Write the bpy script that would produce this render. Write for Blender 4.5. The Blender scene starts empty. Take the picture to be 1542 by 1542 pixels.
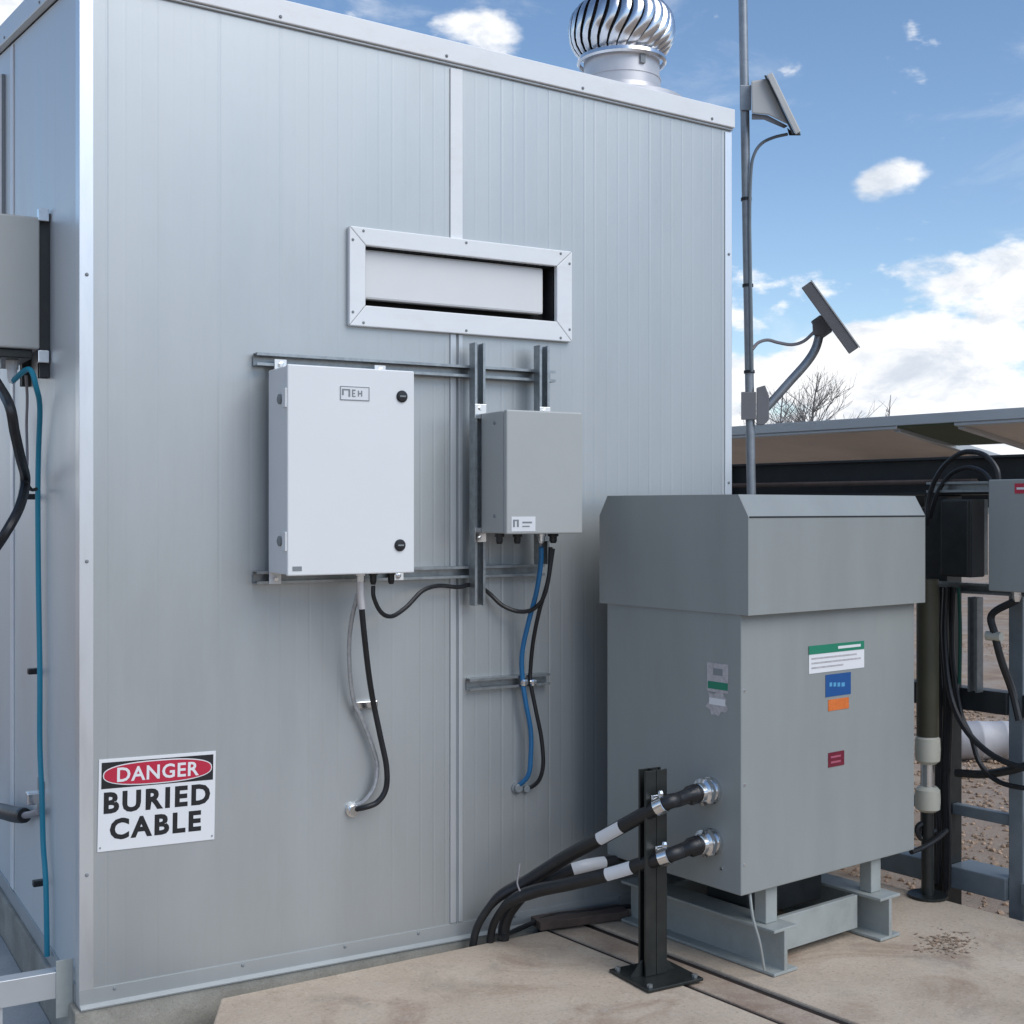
import bpy, bmesh, math, random
from mathutils import Vector, Matrix, noise
R = math.radians
random.seed(7)
scene = bpy.context.scene
col = scene.collection

# ------------------------------------------------------------------ camera
F, CX, CY, HC = 1960.0, 771.0, 765.0, 1.5        # photo pixels (1542 px frame), eye height
cam = bpy.data.cameras.new('camera')
cam.sensor_fit = 'HORIZONTAL'; cam.sensor_width = 36.0
cam.lens = 36.0 * F / 1542.0
cam.shift_y = -(771.0 - CY) / 1542.0
cam.clip_start = 0.05; cam.clip_end = 3000
camo = bpy.data.objects.new('camera', cam); col.objects.link(camo)
camo.location = (0, 0, HC); camo.rotation_euler = (R(90), 0, R(-30))
scene.camera = camo
scene.render.resolution_x = 1024; scene.render.resolution_y = 1024

# ------------------------------------------------------------------ sky, sun, exposure
SUN_EL = R(46); SUN_AZ = math.atan2(0.33, -0.945)   # azimuth from +Y towards +X
world = bpy.data.worlds.new('World'); scene.world = world
world.use_nodes = True
def build_world():
    nt = world.node_tree; nt.nodes.clear(); L = nt.links
    def N(t): return nt.nodes.new(t)
    def val(x, sock):
        if isinstance(x, (int, float)): sock.default_value = x
        else: L.new(x, sock)
    def mth(op, a, b=0.0, c=None, clamp=False):
        n = N('ShaderNodeMath'); n.operation = op; n.use_clamp = clamp
        val(a, n.inputs[0]); val(b, n.inputs[1])
        if c is not None: val(c, n.inputs[2])
        return n.outputs[0]
    def smooth(x, a, b):
        n = N('ShaderNodeMapRange'); n.interpolation_type = 'SMOOTHSTEP'
        val(x, n.inputs[0]); n.inputs[1].default_value = a; n.inputs[2].default_value = b
        return n.outputs[0]
    sky = N('ShaderNodeTexSky'); sky.sky_type = 'NISHITA'; sky.sun_disc = False
    sky.sun_elevation = SUN_EL; sky.sun_rotation = SUN_AZ
    sky.altitude = 600; sky.air_density = 1.0; sky.dust_density = 0.15; sky.ozone_density = 1.0
    tc = N('ShaderNodeTexCoord'); d = tc.outputs['Generated']
    sp = N('ShaderNodeSeparateXYZ'); L.new(d, sp.inputs[0])
    el = mth('ARCSINE', sp.outputs[2]); az = mth('ARCTAN2', sp.outputs[0], sp.outputs[1])
    mp = N('ShaderNodeMapping'); L.new(d, mp.inputs[0]); mp.inputs['Scale'].default_value = (1, 1, 2.0)
    mp.inputs['Location'].default_value = (3.1, 1.7, 0.4)
    def nz(scale, detail, rough=0.55, dist=0.0):
        n = N('ShaderNodeTexNoise'); L.new(mp.outputs[0], n.inputs['Vector'])
        n.inputs['Scale'].default_value = scale; n.inputs['Detail'].default_value = detail
        n.inputs['Roughness'].default_value = rough; n.inputs['Distortion'].default_value = dist
        return n.outputs['Fac']
    puffs = nz(17, 9, 0.55); big = nz(3.2, 5, 0.5); wisp = nz(6, 7, 0.62, 0.6)
    # cumulus bank along the horizon, all round
    low = smooth(el, R(12.5), R(2.5))
    bank = mth('ADD', mth('MULTIPLY', low, 0.62), mth('MULTIPLY', mth('SUBTRACT', puffs, 0.5), 1.5))
    bank = mth('ADD', bank, mth('MULTIPLY', mth('SUBTRACT', big, 0.5), 0.7))
    mask = smooth(bank, 0.24, 0.44)
    # loose clouds higher up
    def blob(px, py, sx, sy, amp):
        a = R(30) + math.atan((px - CX) / F); e = math.atan((CY - py) / F * math.cos(math.atan((px - CX) / F)))
        da = mth('DIVIDE', mth('SUBTRACT', az, a), sx / F); de = mth('DIVIDE', mth('SUBTRACT', el, e), sy / F)
        r2 = mth('ADD', mth('MULTIPLY', da, da), mth('MULTIPLY', de, de))
        return mth('MULTIPLY', mth('POWER', 2.718, mth('MULTIPLY', r2, -1.0)), amp)
    def cloudlet(px, py, sx, sy, amp, a, b):
        v = mth('ADD', blob(px, py, sx, sy, amp), mth('MULTIPLY', mth('SUBTRACT', puffs, 0.5), 2.2))
        return smooth(v, a, b)
    for args in ((1340, 273, 62, 30, 1.0, 0.45, 0.95), (-120, -60, 230, 160, 1.2, 0.3, 0.7),
                 (712, 48, 80, 40, 0.8, 0.4, 0.95), (1580, 440, 190, 75, 1.0, 0.35, 0.75), (1430, 520, 260, 60, 1.0, 0.35, 0.7)):
        mask = mth('MAXIMUM', mask, cloudlet(*args))
    wm = mth('MULTIPLY', smooth(wisp, 0.52, 0.80), 0.55)
    mask = mth('MAXIMUM', mask, wm)
    mask = mth('MULTIPLY', mask, smooth(el, R(-1), R(0.5)))
    # cloud shading
    shade = smooth(nz(15, 8, 0.62, 0.3), 0.30, 0.56)
    cc = N('ShaderNodeMix'); cc.data_type = 'RGBA'; L.new(shade, cc.inputs[0])
    cc.inputs[6].default_value = (4.3, 4.7, 5.3, 1); cc.inputs[7].default_value = (6.8, 6.85, 6.95, 1)
    mx = N('ShaderNodeMix'); mx.data_type = 'RGBA'
    hs = N('ShaderNodeHueSaturation'); hs.inputs['Saturation'].default_value = 1.08; hs.inputs['Value'].default_value = 0.97; L.new(sky.outputs[0], hs.inputs['Color'])
    L.new(mask, mx.inputs[0]); L.new(hs.outputs[0], mx.inputs[6]); L.new(cc.outputs[2], mx.inputs[7])
    bg = N('ShaderNodeBackground'); bg.inputs[1].default_value = 0.10
    L.new(mx.outputs[2], bg.inputs[0])
    out = N('ShaderNodeOutputWorld'); L.new(bg.outputs[0], out.inputs[0])
build_world()
sl = bpy.data.lights.new('sun', 'SUN'); sl.energy = 1.4; sl.angle = R(50); sl.color = (1.0, 0.975, 0.92)
so = bpy.data.objects.new('sun', sl); col.objects.link(so)
sd = Vector((math.sin(SUN_AZ) * math.cos(SUN_EL), math.cos(SUN_AZ) * math.cos(SUN_EL), math.sin(SUN_EL)))
so.rotation_euler = sd.to_track_quat('Z', 'Y').to_euler(); so.location = (6, -6, 9)
scene.view_settings.view_transform = 'Standard'; scene.view_settings.look = 'None'
scene.view_settings.gamma = 1.0; scene.view_settings.exposure = 0.69
scene.view_settings.use_curve_mapping = False

# ------------------------------------------------------------------ pixel geometry
RV = Vector((math.cos(R(30)), -math.sin(R(30)), 0)); VV = Vector((math.sin(R(30)), math.cos(R(30)), 0))
UP = Vector((0, 0, 1)); EYE = Vector((0, 0, HC))
def ray(px, py): return VV + RV * ((px - CX) / F) + UP * ((CY - py) / F)
def at(px, py, depth): return EYE + ray(px, py) * depth
def vw(x, depth, z=0.0): v = RV * x + VV * depth; return Vector((v.x, v.y, z))
def on_plane(px, py, p, n):
    d = ray(px, py); return EYE + d * ((p - EYE).dot(n) / d.dot(n))
def on_z(px, py, z=0.0): return on_plane(px, py, Vector((0, 0, z)), UP)
W0 = on_z(146, 1515)                               # front left corner of the shelter, on its plinth
YW = W0.y; XR = W0.x + 2.44                       # wall plane, right end of the front
_d = ray(121, 1519); XW = _d.x * (YW / _d.y)        # left corner edge
WL, WD = XR - XW, 3.3                              # front length, depth
XJ = XR - 1.22                                     # panel joint
GZ = -0.17                                         # yard level
def on_front(px, py, off=0.0): return on_plane(px, py, Vector((0, YW - off, 0)), Vector((0, 1, 0)))
def on_left(px, py, off=0.0): return on_plane(px, py, Vector((XW - off, 0, 0)), Vector((1, 0, 0)))
TH = R(8)                                          # transformer / slab axes
TC = vw(0.722, 4.101)
TU = Vector((math.cos(TH), math.sin(TH), 0)); TW = Vector((-math.sin(TH), math.cos(TH), 0))
TM = Matrix.Translation(TC) @ Matrix.Rotation(TH, 4, 'Z')
TMI = TM.inverted()
def t2w(x, y, z=0.0): return TM @ Vector((x, y, z))
def on_tf(px, py, off=0.0): return on_plane(px, py, TC - TW * off, TW)      # transformer front
def on_tl(px, py, off=0.0): return on_plane(px, py, TC - TU * off, TU)      # transformer left side
SKP = vw(0.331 * 5.2, 5.2)                          # steel frame line right of the slab
def on_skid(px, py, off=0.0): return on_plane(px, py, SKP - TU * off, TU)

# ------------------------------------------------------------------ materials
MAT = {}
def mat(name, rgb, rough=0.5, metal=0.0, var=0.06, vscale=6.0, bump=0.0, bscale=60.0, dirt=0.0, dirt_rgb=(0.12, 0.10, 0.08),
        dscale=3.0, spec=0.5, streak=None, coat=0.0):
    m = bpy.data.materials.new(name); m.use_nodes = True
    nt = m.node_tree; L = nt.links; b = nt.nodes['Principled BSDF']
    b.inputs['Roughness'].default_value = rough; b.inputs['Metallic'].default_value = metal
    b.inputs['Specular IOR Level'].default_value = spec
    if coat: b.inputs['Coat Weight'].default_value = coat; b.inputs['Coat Roughness'].default_value = 0.15
    geo = nt.nodes.new('ShaderNodeNewGeometry')
    mp = nt.nodes.new('ShaderNodeMapping'); L.new(geo.outputs['Position'], mp.inputs[0])
    if streak: mp.inputs['Scale'].default_value = streak
    n = nt.nodes.new('ShaderNodeTexNoise'); n.inputs['Scale'].default_value = vscale; n.inputs['Detail'].default_value = 8
    n.inputs['Roughness'].default_value = 0.6
    L.new(mp.outputs[0], n.inputs['Vector'])
    r = nt.nodes.new('ShaderNodeValToRGB'); L.new(n.outputs['Fac'], r.inputs[0])
    r.color_ramp.elements[0].position = 0.3; r.color_ramp.elements[1].position = 0.7
    r.color_ramp.elements[0].color = tuple(max(0, c * (1 - var)) for c in rgb) + (1,)
    r.color_ramp.elements[1].color = tuple(min(1, c * (1 + var)) for c in rgb) + (1,)
    c_out = r.outputs[0]
    if dirt > 0:
        n2 = nt.nodes.new('ShaderNodeTexNoise'); n2.inputs['Scale'].default_value = dscale; n2.inputs['Detail'].default_value = 10
        n2.inputs['Roughness'].default_value = 0.7; L.new(mp.outputs[0], n2.inputs['Vector'])
        r2 = nt.nodes.new('ShaderNodeMapRange'); L.new(n2.outputs['Fac'], r2.inputs[0])
        r2.inputs[1].default_value = 0.52; r2.inputs[2].default_value = 0.78; r2.inputs[4].default_value = dirt
        mx = nt.nodes.new('ShaderNodeMix'); mx.data_type = 'RGBA'; L.new(r2.outputs[0], mx.inputs[0])
        L.new(c_out, mx.inputs[6]); mx.inputs[7].default_value = dirt_rgb + (1,)
        c_out = mx.outputs[2]
    L.new(c_out, b.inputs['Base Color'])
    rr = nt.nodes.new('ShaderNodeMapRange'); L.new(n.outputs['Fac'], rr.inputs[0])
    rr.inputs[1].default_value = 0.3; rr.inputs[2].default_value = 0.7
    rr.inputs[3].default_value = max(0.02, rough * 0.88); rr.inputs[4].default_value = min(1, rough * 1.12)
    L.new(rr.outputs[0], b.inputs['Roughness'])
    if bump > 0:
        n3 = nt.nodes.new('ShaderNodeTexNoise'); n3.inputs['Scale'].default_value = bscale; n3.inputs['Detail'].default_value = 6
        L.new(geo.outputs['Position'], n3.inputs['Vector'])
        bp = nt.nodes.new('ShaderNodeBump'); bp.inputs['Strength'].default_value = bump; bp.inputs['Distance'].default_value = 0.01
        L.new(n3.outputs['Fac'], bp.inputs['Height']); L.new(bp.outputs[0], b.inputs['Normal'])
    MAT[name] = m; return m

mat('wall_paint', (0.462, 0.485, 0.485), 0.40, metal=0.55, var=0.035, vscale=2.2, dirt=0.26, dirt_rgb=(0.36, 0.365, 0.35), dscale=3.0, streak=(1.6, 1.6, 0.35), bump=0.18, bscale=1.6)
mat('side_lit_paint', (0.66, 0.685, 0.69), 0.42, metal=0.4, var=0.025, vscale=2.2, dirt=0.14, dirt_rgb=(0.40, 0.40, 0.39), dscale=2.5, streak=(1.6, 1.6, 0.35))  # the wall's metal again, lightened to stand in for light on the sides
mat('white_trim', (0.80, 0.81, 0.81), 0.33, var=0.02, dirt=0.24, dirt_rgb=(0.58, 0.49, 0.43), dscale=5, streak=(1, 1, 2.5))
mat('alu_trim', (0.58, 0.60, 0.61), 0.36, metal=0.5, var=0.04, dirt=0.15, dirt_rgb=(0.4, 0.4, 0.39), dscale=6)
mat('corner_alu', (0.74, 0.76, 0.775), 0.36, metal=0.75, var=0.05, dirt=0.2, dirt_rgb=(0.45, 0.45, 0.44), dscale=6, streak=(3, 3, 0.5))
mat('flap_paint', (0.72, 0.72, 0.71), 0.45, var=0.02)
mat('dark_gap', (0.015, 0.016, 0.018), 0.7, var=0.2)
mat('white_box', (0.765, 0.778, 0.778), 0.36, var=0.015, vscale=3, bump=0.02, bscale=400, dirt=0.08, dirt_rgb=(0.6, 0.6, 0.58))
mat('grey_box', (0.42, 0.43, 0.415), 0.42, var=0.03, bump=0.04, bscale=500, dirt=0.12, dirt_rgb=(0.3, 0.29, 0.27))
mat('transformer_grey', (0.285, 0.305, 0.296), 0.42, var=0.05, vscale=2.5, bump=0.05, bscale=400, dirt=0.30, dirt_rgb=(0.225, 0.232, 0.22), dscale=3.5, streak=(2.5, 2.5, 0.5))
mat('base_steel_grey', (0.33, 0.355, 0.34), 0.5, var=0.08, vscale=12, dirt=0.35, dirt_rgb=(0.16, 0.14, 0.11), dscale=9)
mat('galvanised', (0.34, 0.365, 0.375), 0.36, metal=0.8, var=0.2, vscale=40, dirt=0.35, dirt_rgb=(0.15, 0.16, 0.16), dscale=14)
mat('bright_steel', (0.78, 0.79, 0.80), 0.20, metal=1.0, var=0.05, vscale=30)
mat('vent_steel', (0.74, 0.75, 0.77), 0.24, metal=1.0, var=0.10, vscale=18, dirt=0.3, dirt_rgb=(0.35, 0.34, 0.33), dscale=10)
mat('vent_inside', (0.05, 0.052, 0.055), 0.6, metal=0.4)
mat('neck_steel', (0.62, 0.60, 0.60), 0.42, metal=0.45, var=0.08, vscale=10)
mat('black_steel', (0.016, 0.019, 0.018), 0.38, var=0.25, vscale=20, dirt=0.3, dirt_rgb=(0.06, 0.055, 0.045), dscale=12)
mat('frame_dark', (0.022, 0.026, 0.028), 0.45, var=0.25, vscale=12, dirt=0.3, dirt_rgb=(0.07, 0.062, 0.05), dscale=8)
mat('frame_blue_grey', (0.16, 0.19, 0.21), 0.45, var=0.15, vscale=12, dirt=0.4, dirt_rgb=(0.3, 0.28, 0.25), dscale=8)
mat('black_cable', (0.013, 0.014, 0.016), 0.42, var=0.2, vscale=30, dirt=0.3, dirt_rgb=(0.05, 0.046, 0.04), dscale=25)
mat('blue_cable', (0.015, 0.13, 0.30), 0.4, var=0.15)
mat('teal_cable', (0.013, 0.23, 0.34), 0.4, var=0.12, vscale=3)
mat('green_cable', (0.012, 0.10, 0.07), 0.4)
mat('grey_cable', (0.28, 0.26, 0.27), 0.45)
mat('silver_hose', (0.42, 0.43, 0.44), 0.4, metal=0.4, var=0.2, vscale=60)
mat('tag_white', (0.74, 0.75, 0.76), 0.45, var=0.03)
mat('lock_black', (0.012, 0.012, 0.014), 0.35)
mat('print_black', (0.012, 0.012, 0.014), 0.5)
mat('print_grey', (0.22, 0.24, 0.25), 0.5)
mat('sign_white', (0.78, 0.79, 0.80), 0.35, var=0.02, dirt=0.1, dirt_rgb=(0.55, 0.54, 0.5), dscale=12)
mat('sign_red', (0.50, 0.022, 0.055), 0.38, var=0.06)
mat('sticker_green', (0.010, 0.21, 0.12), 0.4)
mat('sticker_blue', (0.010, 0.085, 0.28), 0.4)
mat('sticker_lightblue', (0.10, 0.35, 0.60), 0.4)
mat('sticker_orange', (0.68, 0.17, 0.035), 0.4, var=0.15, vscale=90)
mat('sticker_red', (0.16, 0.010, 0.028), 0.4, var=0.2, vscale=60)
mat('sticker_pink', (0.40, 0.10, 0.15), 0.4)
mat('cream_plastic', (0.55, 0.53, 0.44), 0.45)
mat('olive_pipe', (0.055, 0.052, 0.030), 0.5, var=0.15)
mat('mast_steel', (0.30, 0.32, 0.34), 0.42, metal=0.55, var=0.15, vscale=25)
mat('antenna_grey', (0.50, 0.50, 0.48), 0.45, var=0.04)
mat('panel_back', (0.16, 0.155, 0.16), 0.45, var=0.08)
mat('panel_cells', (0.012, 0.018, 0.045), 0.15, var=0.2, vscale=30, coat=0.6)
mat('backsheet_brown', (0.78, 0.68, 0.60), 0.6, var=0.08, vscale=5)
mat('dark_green', (0.06, 0.09, 0.045), 0.6)
mat('rust_wood', (0.085, 0.06, 0.05), 0.7, var=0.3, vscale=20)
mat('gap_shade', (0.020, 0.012, 0.010), 0.8, var=0.3, vscale=20)  # near-black that stands in for shade in the slab gaps
mat('torn_paper', (0.46, 0.44, 0.45), 0.6, var=0.2, vscale=80)
mat('dull_white', (0.46, 0.45, 0.46), 0.5, var=0.1, dirt=0.4, dirt_rgb=(0.3, 0.27, 0.24), dscale=8)
mat('bark', (0.20, 0.19, 0.18), 0.9, var=0.2)

def ground_mat(name, a, b, c, scale, bump, stain=None, rough=0.9, grain=False):
    m = bpy.data.materials.new(name); m.use_nodes = True; nt = m.node_tree; L = nt.links
    bs = nt.nodes['Principled BSDF']; bs.inputs['Roughness'].default_value = rough; bs.inputs['Specular IOR Level'].default_value = 0.25
    geo = nt.nodes.new('ShaderNodeNewGeometry'); P = geo.outputs['Position']
    def nz(s, det=8, rg=0.6, dist=0.0):
        n = nt.nodes.new('ShaderNodeTexNoise'); L.new(P, n.inputs['Vector']); n.inputs['Scale'].default_value = s
        n.inputs['Detail'].default_value = det; n.inputs['Roughness'].default_value = rg; n.inputs['Distortion'].default_value = dist
        return n.outputs['Fac']
    r = nt.nodes.new('ShaderNodeValToRGB'); L.new(nz(scale), r.inputs[0])
    e = r.color_ramp.elements; e[0].position = 0.28; e[0].color = a + (1,); e[1].position = 0.72; e[1].color = c + (1,)
    k = e.new(0.5); k.color = b + (1,)
    out = r.outputs[0]
    def over(col_, fac):
        nonlocal out
        mx = nt.nodes.new('ShaderNodeMix'); mx.data_type = 'RGBA'; L.new(fac, mx.inputs[0]); L.new(out, mx.inputs[6])
        mx.inputs[7].default_value = col_ + (1,); out = mx.outputs[2]
    def rng(f, lo, hi, amt):
        n = nt.nodes.new('ShaderNodeMapRange'); L.new(f, n.inputs[0]); n.inputs[1].default_value = lo
        n.inputs[2].default_value = hi; n.inputs[4].default_value = amt; return n.outputs[0]
    for (colr, s, lo, hi, amt, dist) in (stain or []): over(colr, rng(nz(s, 9, 0.65, dist), lo, hi, amt))
    over(tuple(x * 0.55 for x in a), rng(nz(scale * 30, 6, 0.75), 0.50, 0.72, 0.45)); over(tuple(min(1, x * 1.2) for x in c), rng(nz(scale * 22, 5, 0.7), 0.54, 0.72, 0.4))
    v = nt.nodes.new('ShaderNodeTexVoronoi'); L.new(P, v.inputs['Vector']); v.inputs['Scale'].default_value = scale * 14
    sp = rng(v.outputs['Distance'], 0.22, 0.10, 0.35); over(tuple(x * 0.62 for x in a), sp)
    if grain:
        over(tuple(x * 0.5 for x in a), rng(nz(170, 4, 0.8), 0.56, 0.70, 0.5))
    L.new(out, bs.inputs['Base Color'])
    bp = nt.nodes.new('ShaderNodeBump'); bp.inputs['Strength'].default_value = bump; bp.inputs['Distance'].default_value = 0.01
    L.new(nz(scale * 18, 8, 0.7), bp.inputs['Height']); L.new(bp.outputs[0], bs.inputs['Normal'])
    MAT[name] = m; return m
ground_mat('concrete', (0.43, 0.345, 0.262), (0.54, 0.44, 0.34), (0.62, 0.52, 0.41), 2.6, 0.25,
           [((0.24, 0.13, 0.085), 1.7, 0.53, 0.70, 0.62, 1.6), ((0.20, 0.19, 0.175), 3.4, 0.55, 0.75, 0.5, 0.4), ((0.50, 0.47, 0.44), 7, 0.6, 0.75, 0.5, 0.0)], grain=True)
ground_mat('trench_concrete', (0.33, 0.24, 0.18), (0.43, 0.345, 0.27), (0.54, 0.45, 0.36), 4, 0.3,
           [((0.20, 0.11, 0.08), 2.2, 0.52, 0.74, 0.6, 1.2)])
ground_mat('plinth', (0.26, 0.25, 0.215), (0.35, 0.335, 0.29), (0.43, 0.41, 0.36), 5, 0.3, [((0.13, 0.12, 0.10), 3, 0.5, 0.7, 0.5, 0.3)])
ground_mat('pale_pad', (0.32, 0.34, 0.345), (0.38, 0.40, 0.405), (0.43, 0.45, 0.455), 4, 0.15)
ground_mat('gravel', (0.24, 0.15, 0.085), (0.38, 0.27, 0.185), (0.46, 0.37, 0.29), 3, 0.8, [((0.34, 0.31, 0.29), 0.5, 0.45, 0.65, 0.6, 0.2)])
ground_mat('far_land', (0.10, 0.11, 0.08), (0.16, 0.15, 0.11), (0.22, 0.20, 0.16), 0.02, 0.2)
mat('stone', (0.38, 0.27, 0.19), 0.9, var=0.45, vscale=9)
mat('litter', (0.33, 0.235, 0.165), 0.9, var=0.4, vscale=40)

# ------------------------------------------------------------------ mesh building
class MB:
    def __init__(s): s.v = []; s.f = []
    def add(s, vs, fs):
        k = len(s.v); s.v += [Vector(p) for p in vs]; s.f += [tuple(i + k for i in f) for f in fs]; return s
    def box(s, lo, hi, m=None):
        x0, y0, z0 = lo; x1, y1, z1 = hi
        vs = [Vector(p) for p in ((x0, y0, z0), (x1, y0, z0), (x1, y1, z0), (x0, y1, z0), (x0, y0, z1), (x1, y0, z1), (x1, y1, z1), (x0, y1, z1))]
        if m is not None: vs = [m @ p for p in vs]
        return s.add(vs, [(0, 3, 2, 1), (4, 5, 6, 7), (0, 1, 5, 4), (1, 2, 6, 5), (2, 3, 7, 6), (3, 0, 4, 7)])
    def prism(s, poly, d):                         # 3-D polygon extruded by vector d
        n = len(poly); poly = [Vector(p) for p in poly]; d = Vector(d)
        nn = Vector((0, 0, 0))
        for i in range(n): nn += poly[i].cross(poly[(i + 1) % n])
        if nn.dot(d) > 0: poly = poly[::-1]
        vs = poly + [p + d for p in poly]
        fs = [tuple(range(n)), tuple(range(2 * n - 1, n - 1, -1))]
        fs += [(i, i + n, (i + 1) % n + n, (i + 1) % n) for i in range(n)]
        return s.add(vs, fs)
    def tube(s, pts, r, seg=10, cap=True):
        pts = [Vector(p) for p in pts]; n = len(pts); rs = r if isinstance(r, (list, tuple)) else [r] * n
        t0 = (pts[1] - pts[0]).normalized()
        a = t0.orthogonal().normalized(); vs = []; fs = []
        for i, p in enumerate(pts):
            t = (pts[min(i + 1, n - 1)] - pts[max(i - 1, 0)])
            t = t.normalized() if t.length > 1e-9 else t0
            a = (a - t * a.dot(t)).normalized(); b = t.cross(a)
            for k in range(seg):
                an = 2 * math.pi * k / seg
                vs.append(p + (a * math.cos(an) + b * math.sin(an)) * rs[i])
        for i in range(n - 1):
            for k in range(seg):
                k2 = (k + 1) % seg
                fs.append((i * seg + k, i * seg + k2, (i + 1) * seg + k2, (i + 1) * seg + k))
        if cap:
            fs.append(tuple(range(seg - 1, -1, -1))); fs.append(tuple((n - 1) * seg + k for k in range(seg)))
        return s.add(vs, fs)
    def lathe(s, prof, c, axis=(0, 0, 1), seg=32, cap=True):
        ax = Vector(axis).normalized(); a = ax.orthogonal().normalized(); b = ax.cross(a); c = Vector(c); vs = []; fs = []
        for (r, h) in prof:
            for k in range(seg):
                an = 2 * math.pi * k / seg; vs.append(c + ax * h + (a * math.cos(an) + b * math.sin(an)) * r)
        n = len(prof)
        for i in range(n - 1):
            for k in range(seg):
                k2 = (k + 1) % seg; fs.append((i * seg + k, i * seg + k2, (i + 1) * seg + k2, (i + 1) * seg + k))
        if cap:
            fs.append(tuple(range(seg - 1, -1, -1))); fs.append(tuple((n - 1) * seg + k for k in range(seg)))
        return s.add(vs, fs)

MWD = {}
def finish(o, bevel, smooth):
    me = o.data
    if smooth:
        me.shade_smooth(); me.set_sharp_from_angle(angle=R(38))
    if bevel:
        b = o.modifiers.new('bevel', 'BEVEL'); b.width = bevel; b.segments = 2; b.limit_method = 'ANGLE'; b.angle_limit = R(35)
        b.harden_normals = False
def build(mb, name, m, parent=None, bevel=0, smooth=False, kind=None):
    me = bpy.data.meshes.new(name); o = bpy.data.objects.new(name, me); col.objects.link(o)
    if parent is not None:
        M = MWD[parent]; inv = M.inverted(); me.from_pydata([inv @ v for v in mb.v], [], mb.f); o.parent = parent; MWD[o] = M
    else:
        n = len(mb.v); lo = Vector([min(v[i] for v in mb.v) for i in range(3)]); hi = Vector([max(v[i] for v in mb.v) for i in range(3)])
        c = Vector(((lo.x + hi.x) / 2, (lo.y + hi.y) / 2, lo.z))
        me.from_pydata([v - c for v in mb.v], [], mb.f); o.location = c; MWD[o] = Matrix.Translation(c)
    me.materials.append(MAT[m]); me.update(); finish(o, bevel, smooth)
    if kind: o['kind'] = kind
    return o
def thing(name, label, cat, loc, rz=0.0, group=None):
    o = bpy.data.objects.new(name, None); col.objects.link(o); o.empty_display_size = 0.1
    o.location = loc; o.rotation_euler = (0, 0, rz); MWD[o] = Matrix.Translation(Vector(loc)) @ Matrix.Rotation(rz, 4, 'Z')
    tag(o, label, cat, group); return o
def tag(o, label, cat, group=None):
    o['label'] = label; o['category'] = cat
    if group: o['group'] = group
    return o
def repeat(src, parent, wpos, rot=None):           # copy of a small part (shared mesh) at a world position
    o = src.copy(); col.objects.link(o); o.parent = parent
    M = MWD[parent].inverted() @ Matrix.Translation(Vector(wpos))
    if rot is not None: M = M @ rot.to_4x4()
    o.matrix_local = M
    return o
def spots(name, parent, pts, mb_local, m, rot=None, smooth=True):   # many alike parts, first one owns the mesh
    me = bpy.data.meshes.new(name); me.from_pydata(mb_local.v, [], mb_local.f); me.materials.append(MAT[m]); me.update()
    if smooth: me.shade_smooth(); me.set_sharp_from_angle(angle=R(38))
    out = []
    for p in pts:
        o = bpy.data.objects.new(name, me); col.objects.link(o); o.parent = parent
        M = MWD[parent].inverted() @ Matrix.Translation(Vector(p))
        if rot is not None: M = M @ rot
        o.matrix_local = M; out.append(o)
    return out
def cr(pts, n=8):                                  # Catmull-Rom through points
    P = [Vector(p) for p in pts]; P = [2 * P[0] - P[1]] + P + [2 * P[-1] - P[-2]]; out = []
    for i in range(1, len(P) - 2):
        for k in range(n):
            t = k / n; a, b, c, d = P[i - 1], P[i], P[i + 1], P[i + 2]
            out.append(0.5 * ((2 * b) + (c - a) * t + (2 * a - 5 * b + 4 * c - d) * t * t + (3 * b - a - 3 * c + d) * t ** 3))
    out.append(P[-2]); return out
def frame_m(o, x, y, z):                           # matrix from origin and axes
    m = Matrix.Identity(4)
    for i, a in enumerate((x, y, z)): m[0][i], m[1][i], m[2][i] = a[0], a[1], a[2]
    m[0][3], m[1][3], m[2][3] = o[0], o[1], o[2]; return m
def text_mesh(body, size_w, size_h, bold=0.0, space=1.0):
    cu = bpy.data.curves.new('lettering', 'FONT'); cu.body = body; cu.size = 1; cu.offset = bold; cu.space_character = space
    cu.extrude = 0.004; cu.resolution_u = 3
    o = bpy.data.objects.new('lettering', cu); col.objects.link(o)
    dg = bpy.context.evaluated_depsgraph_get(); me = bpy.data.meshes.new_from_object(o.evaluated_get(dg))
    vs = [v.co.copy() for v in me.vertices]; fs = [tuple(p.vertices) for p in me.polygons]
    bpy.data.objects.remove(o); bpy.data.curves.remove(cu); bpy.data.meshes.remove(me)
    x0 = min(v.x for v in vs); x1 = max(v.x for v in vs); y0 = min(v.y for v in vs); y1 = max(v.y for v in vs)
    mb = MB(); mb.v = [Vector(((v.x - (x0 + x1) / 2) / (x1 - x0) * size_w, (v.y - (y0 + y1) / 2) / (y1 - y0) * size_h, v.z * 0.05)) for v in vs]
    mb.f = fs; return mb
def xf(mb, M): mb.v = [M @ v for v in mb.v]; return mb
FX, FY, FZ = Vector((1, 0, 0)), Vector((0, 1, 0)), Vector((0, 0, 1))

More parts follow.
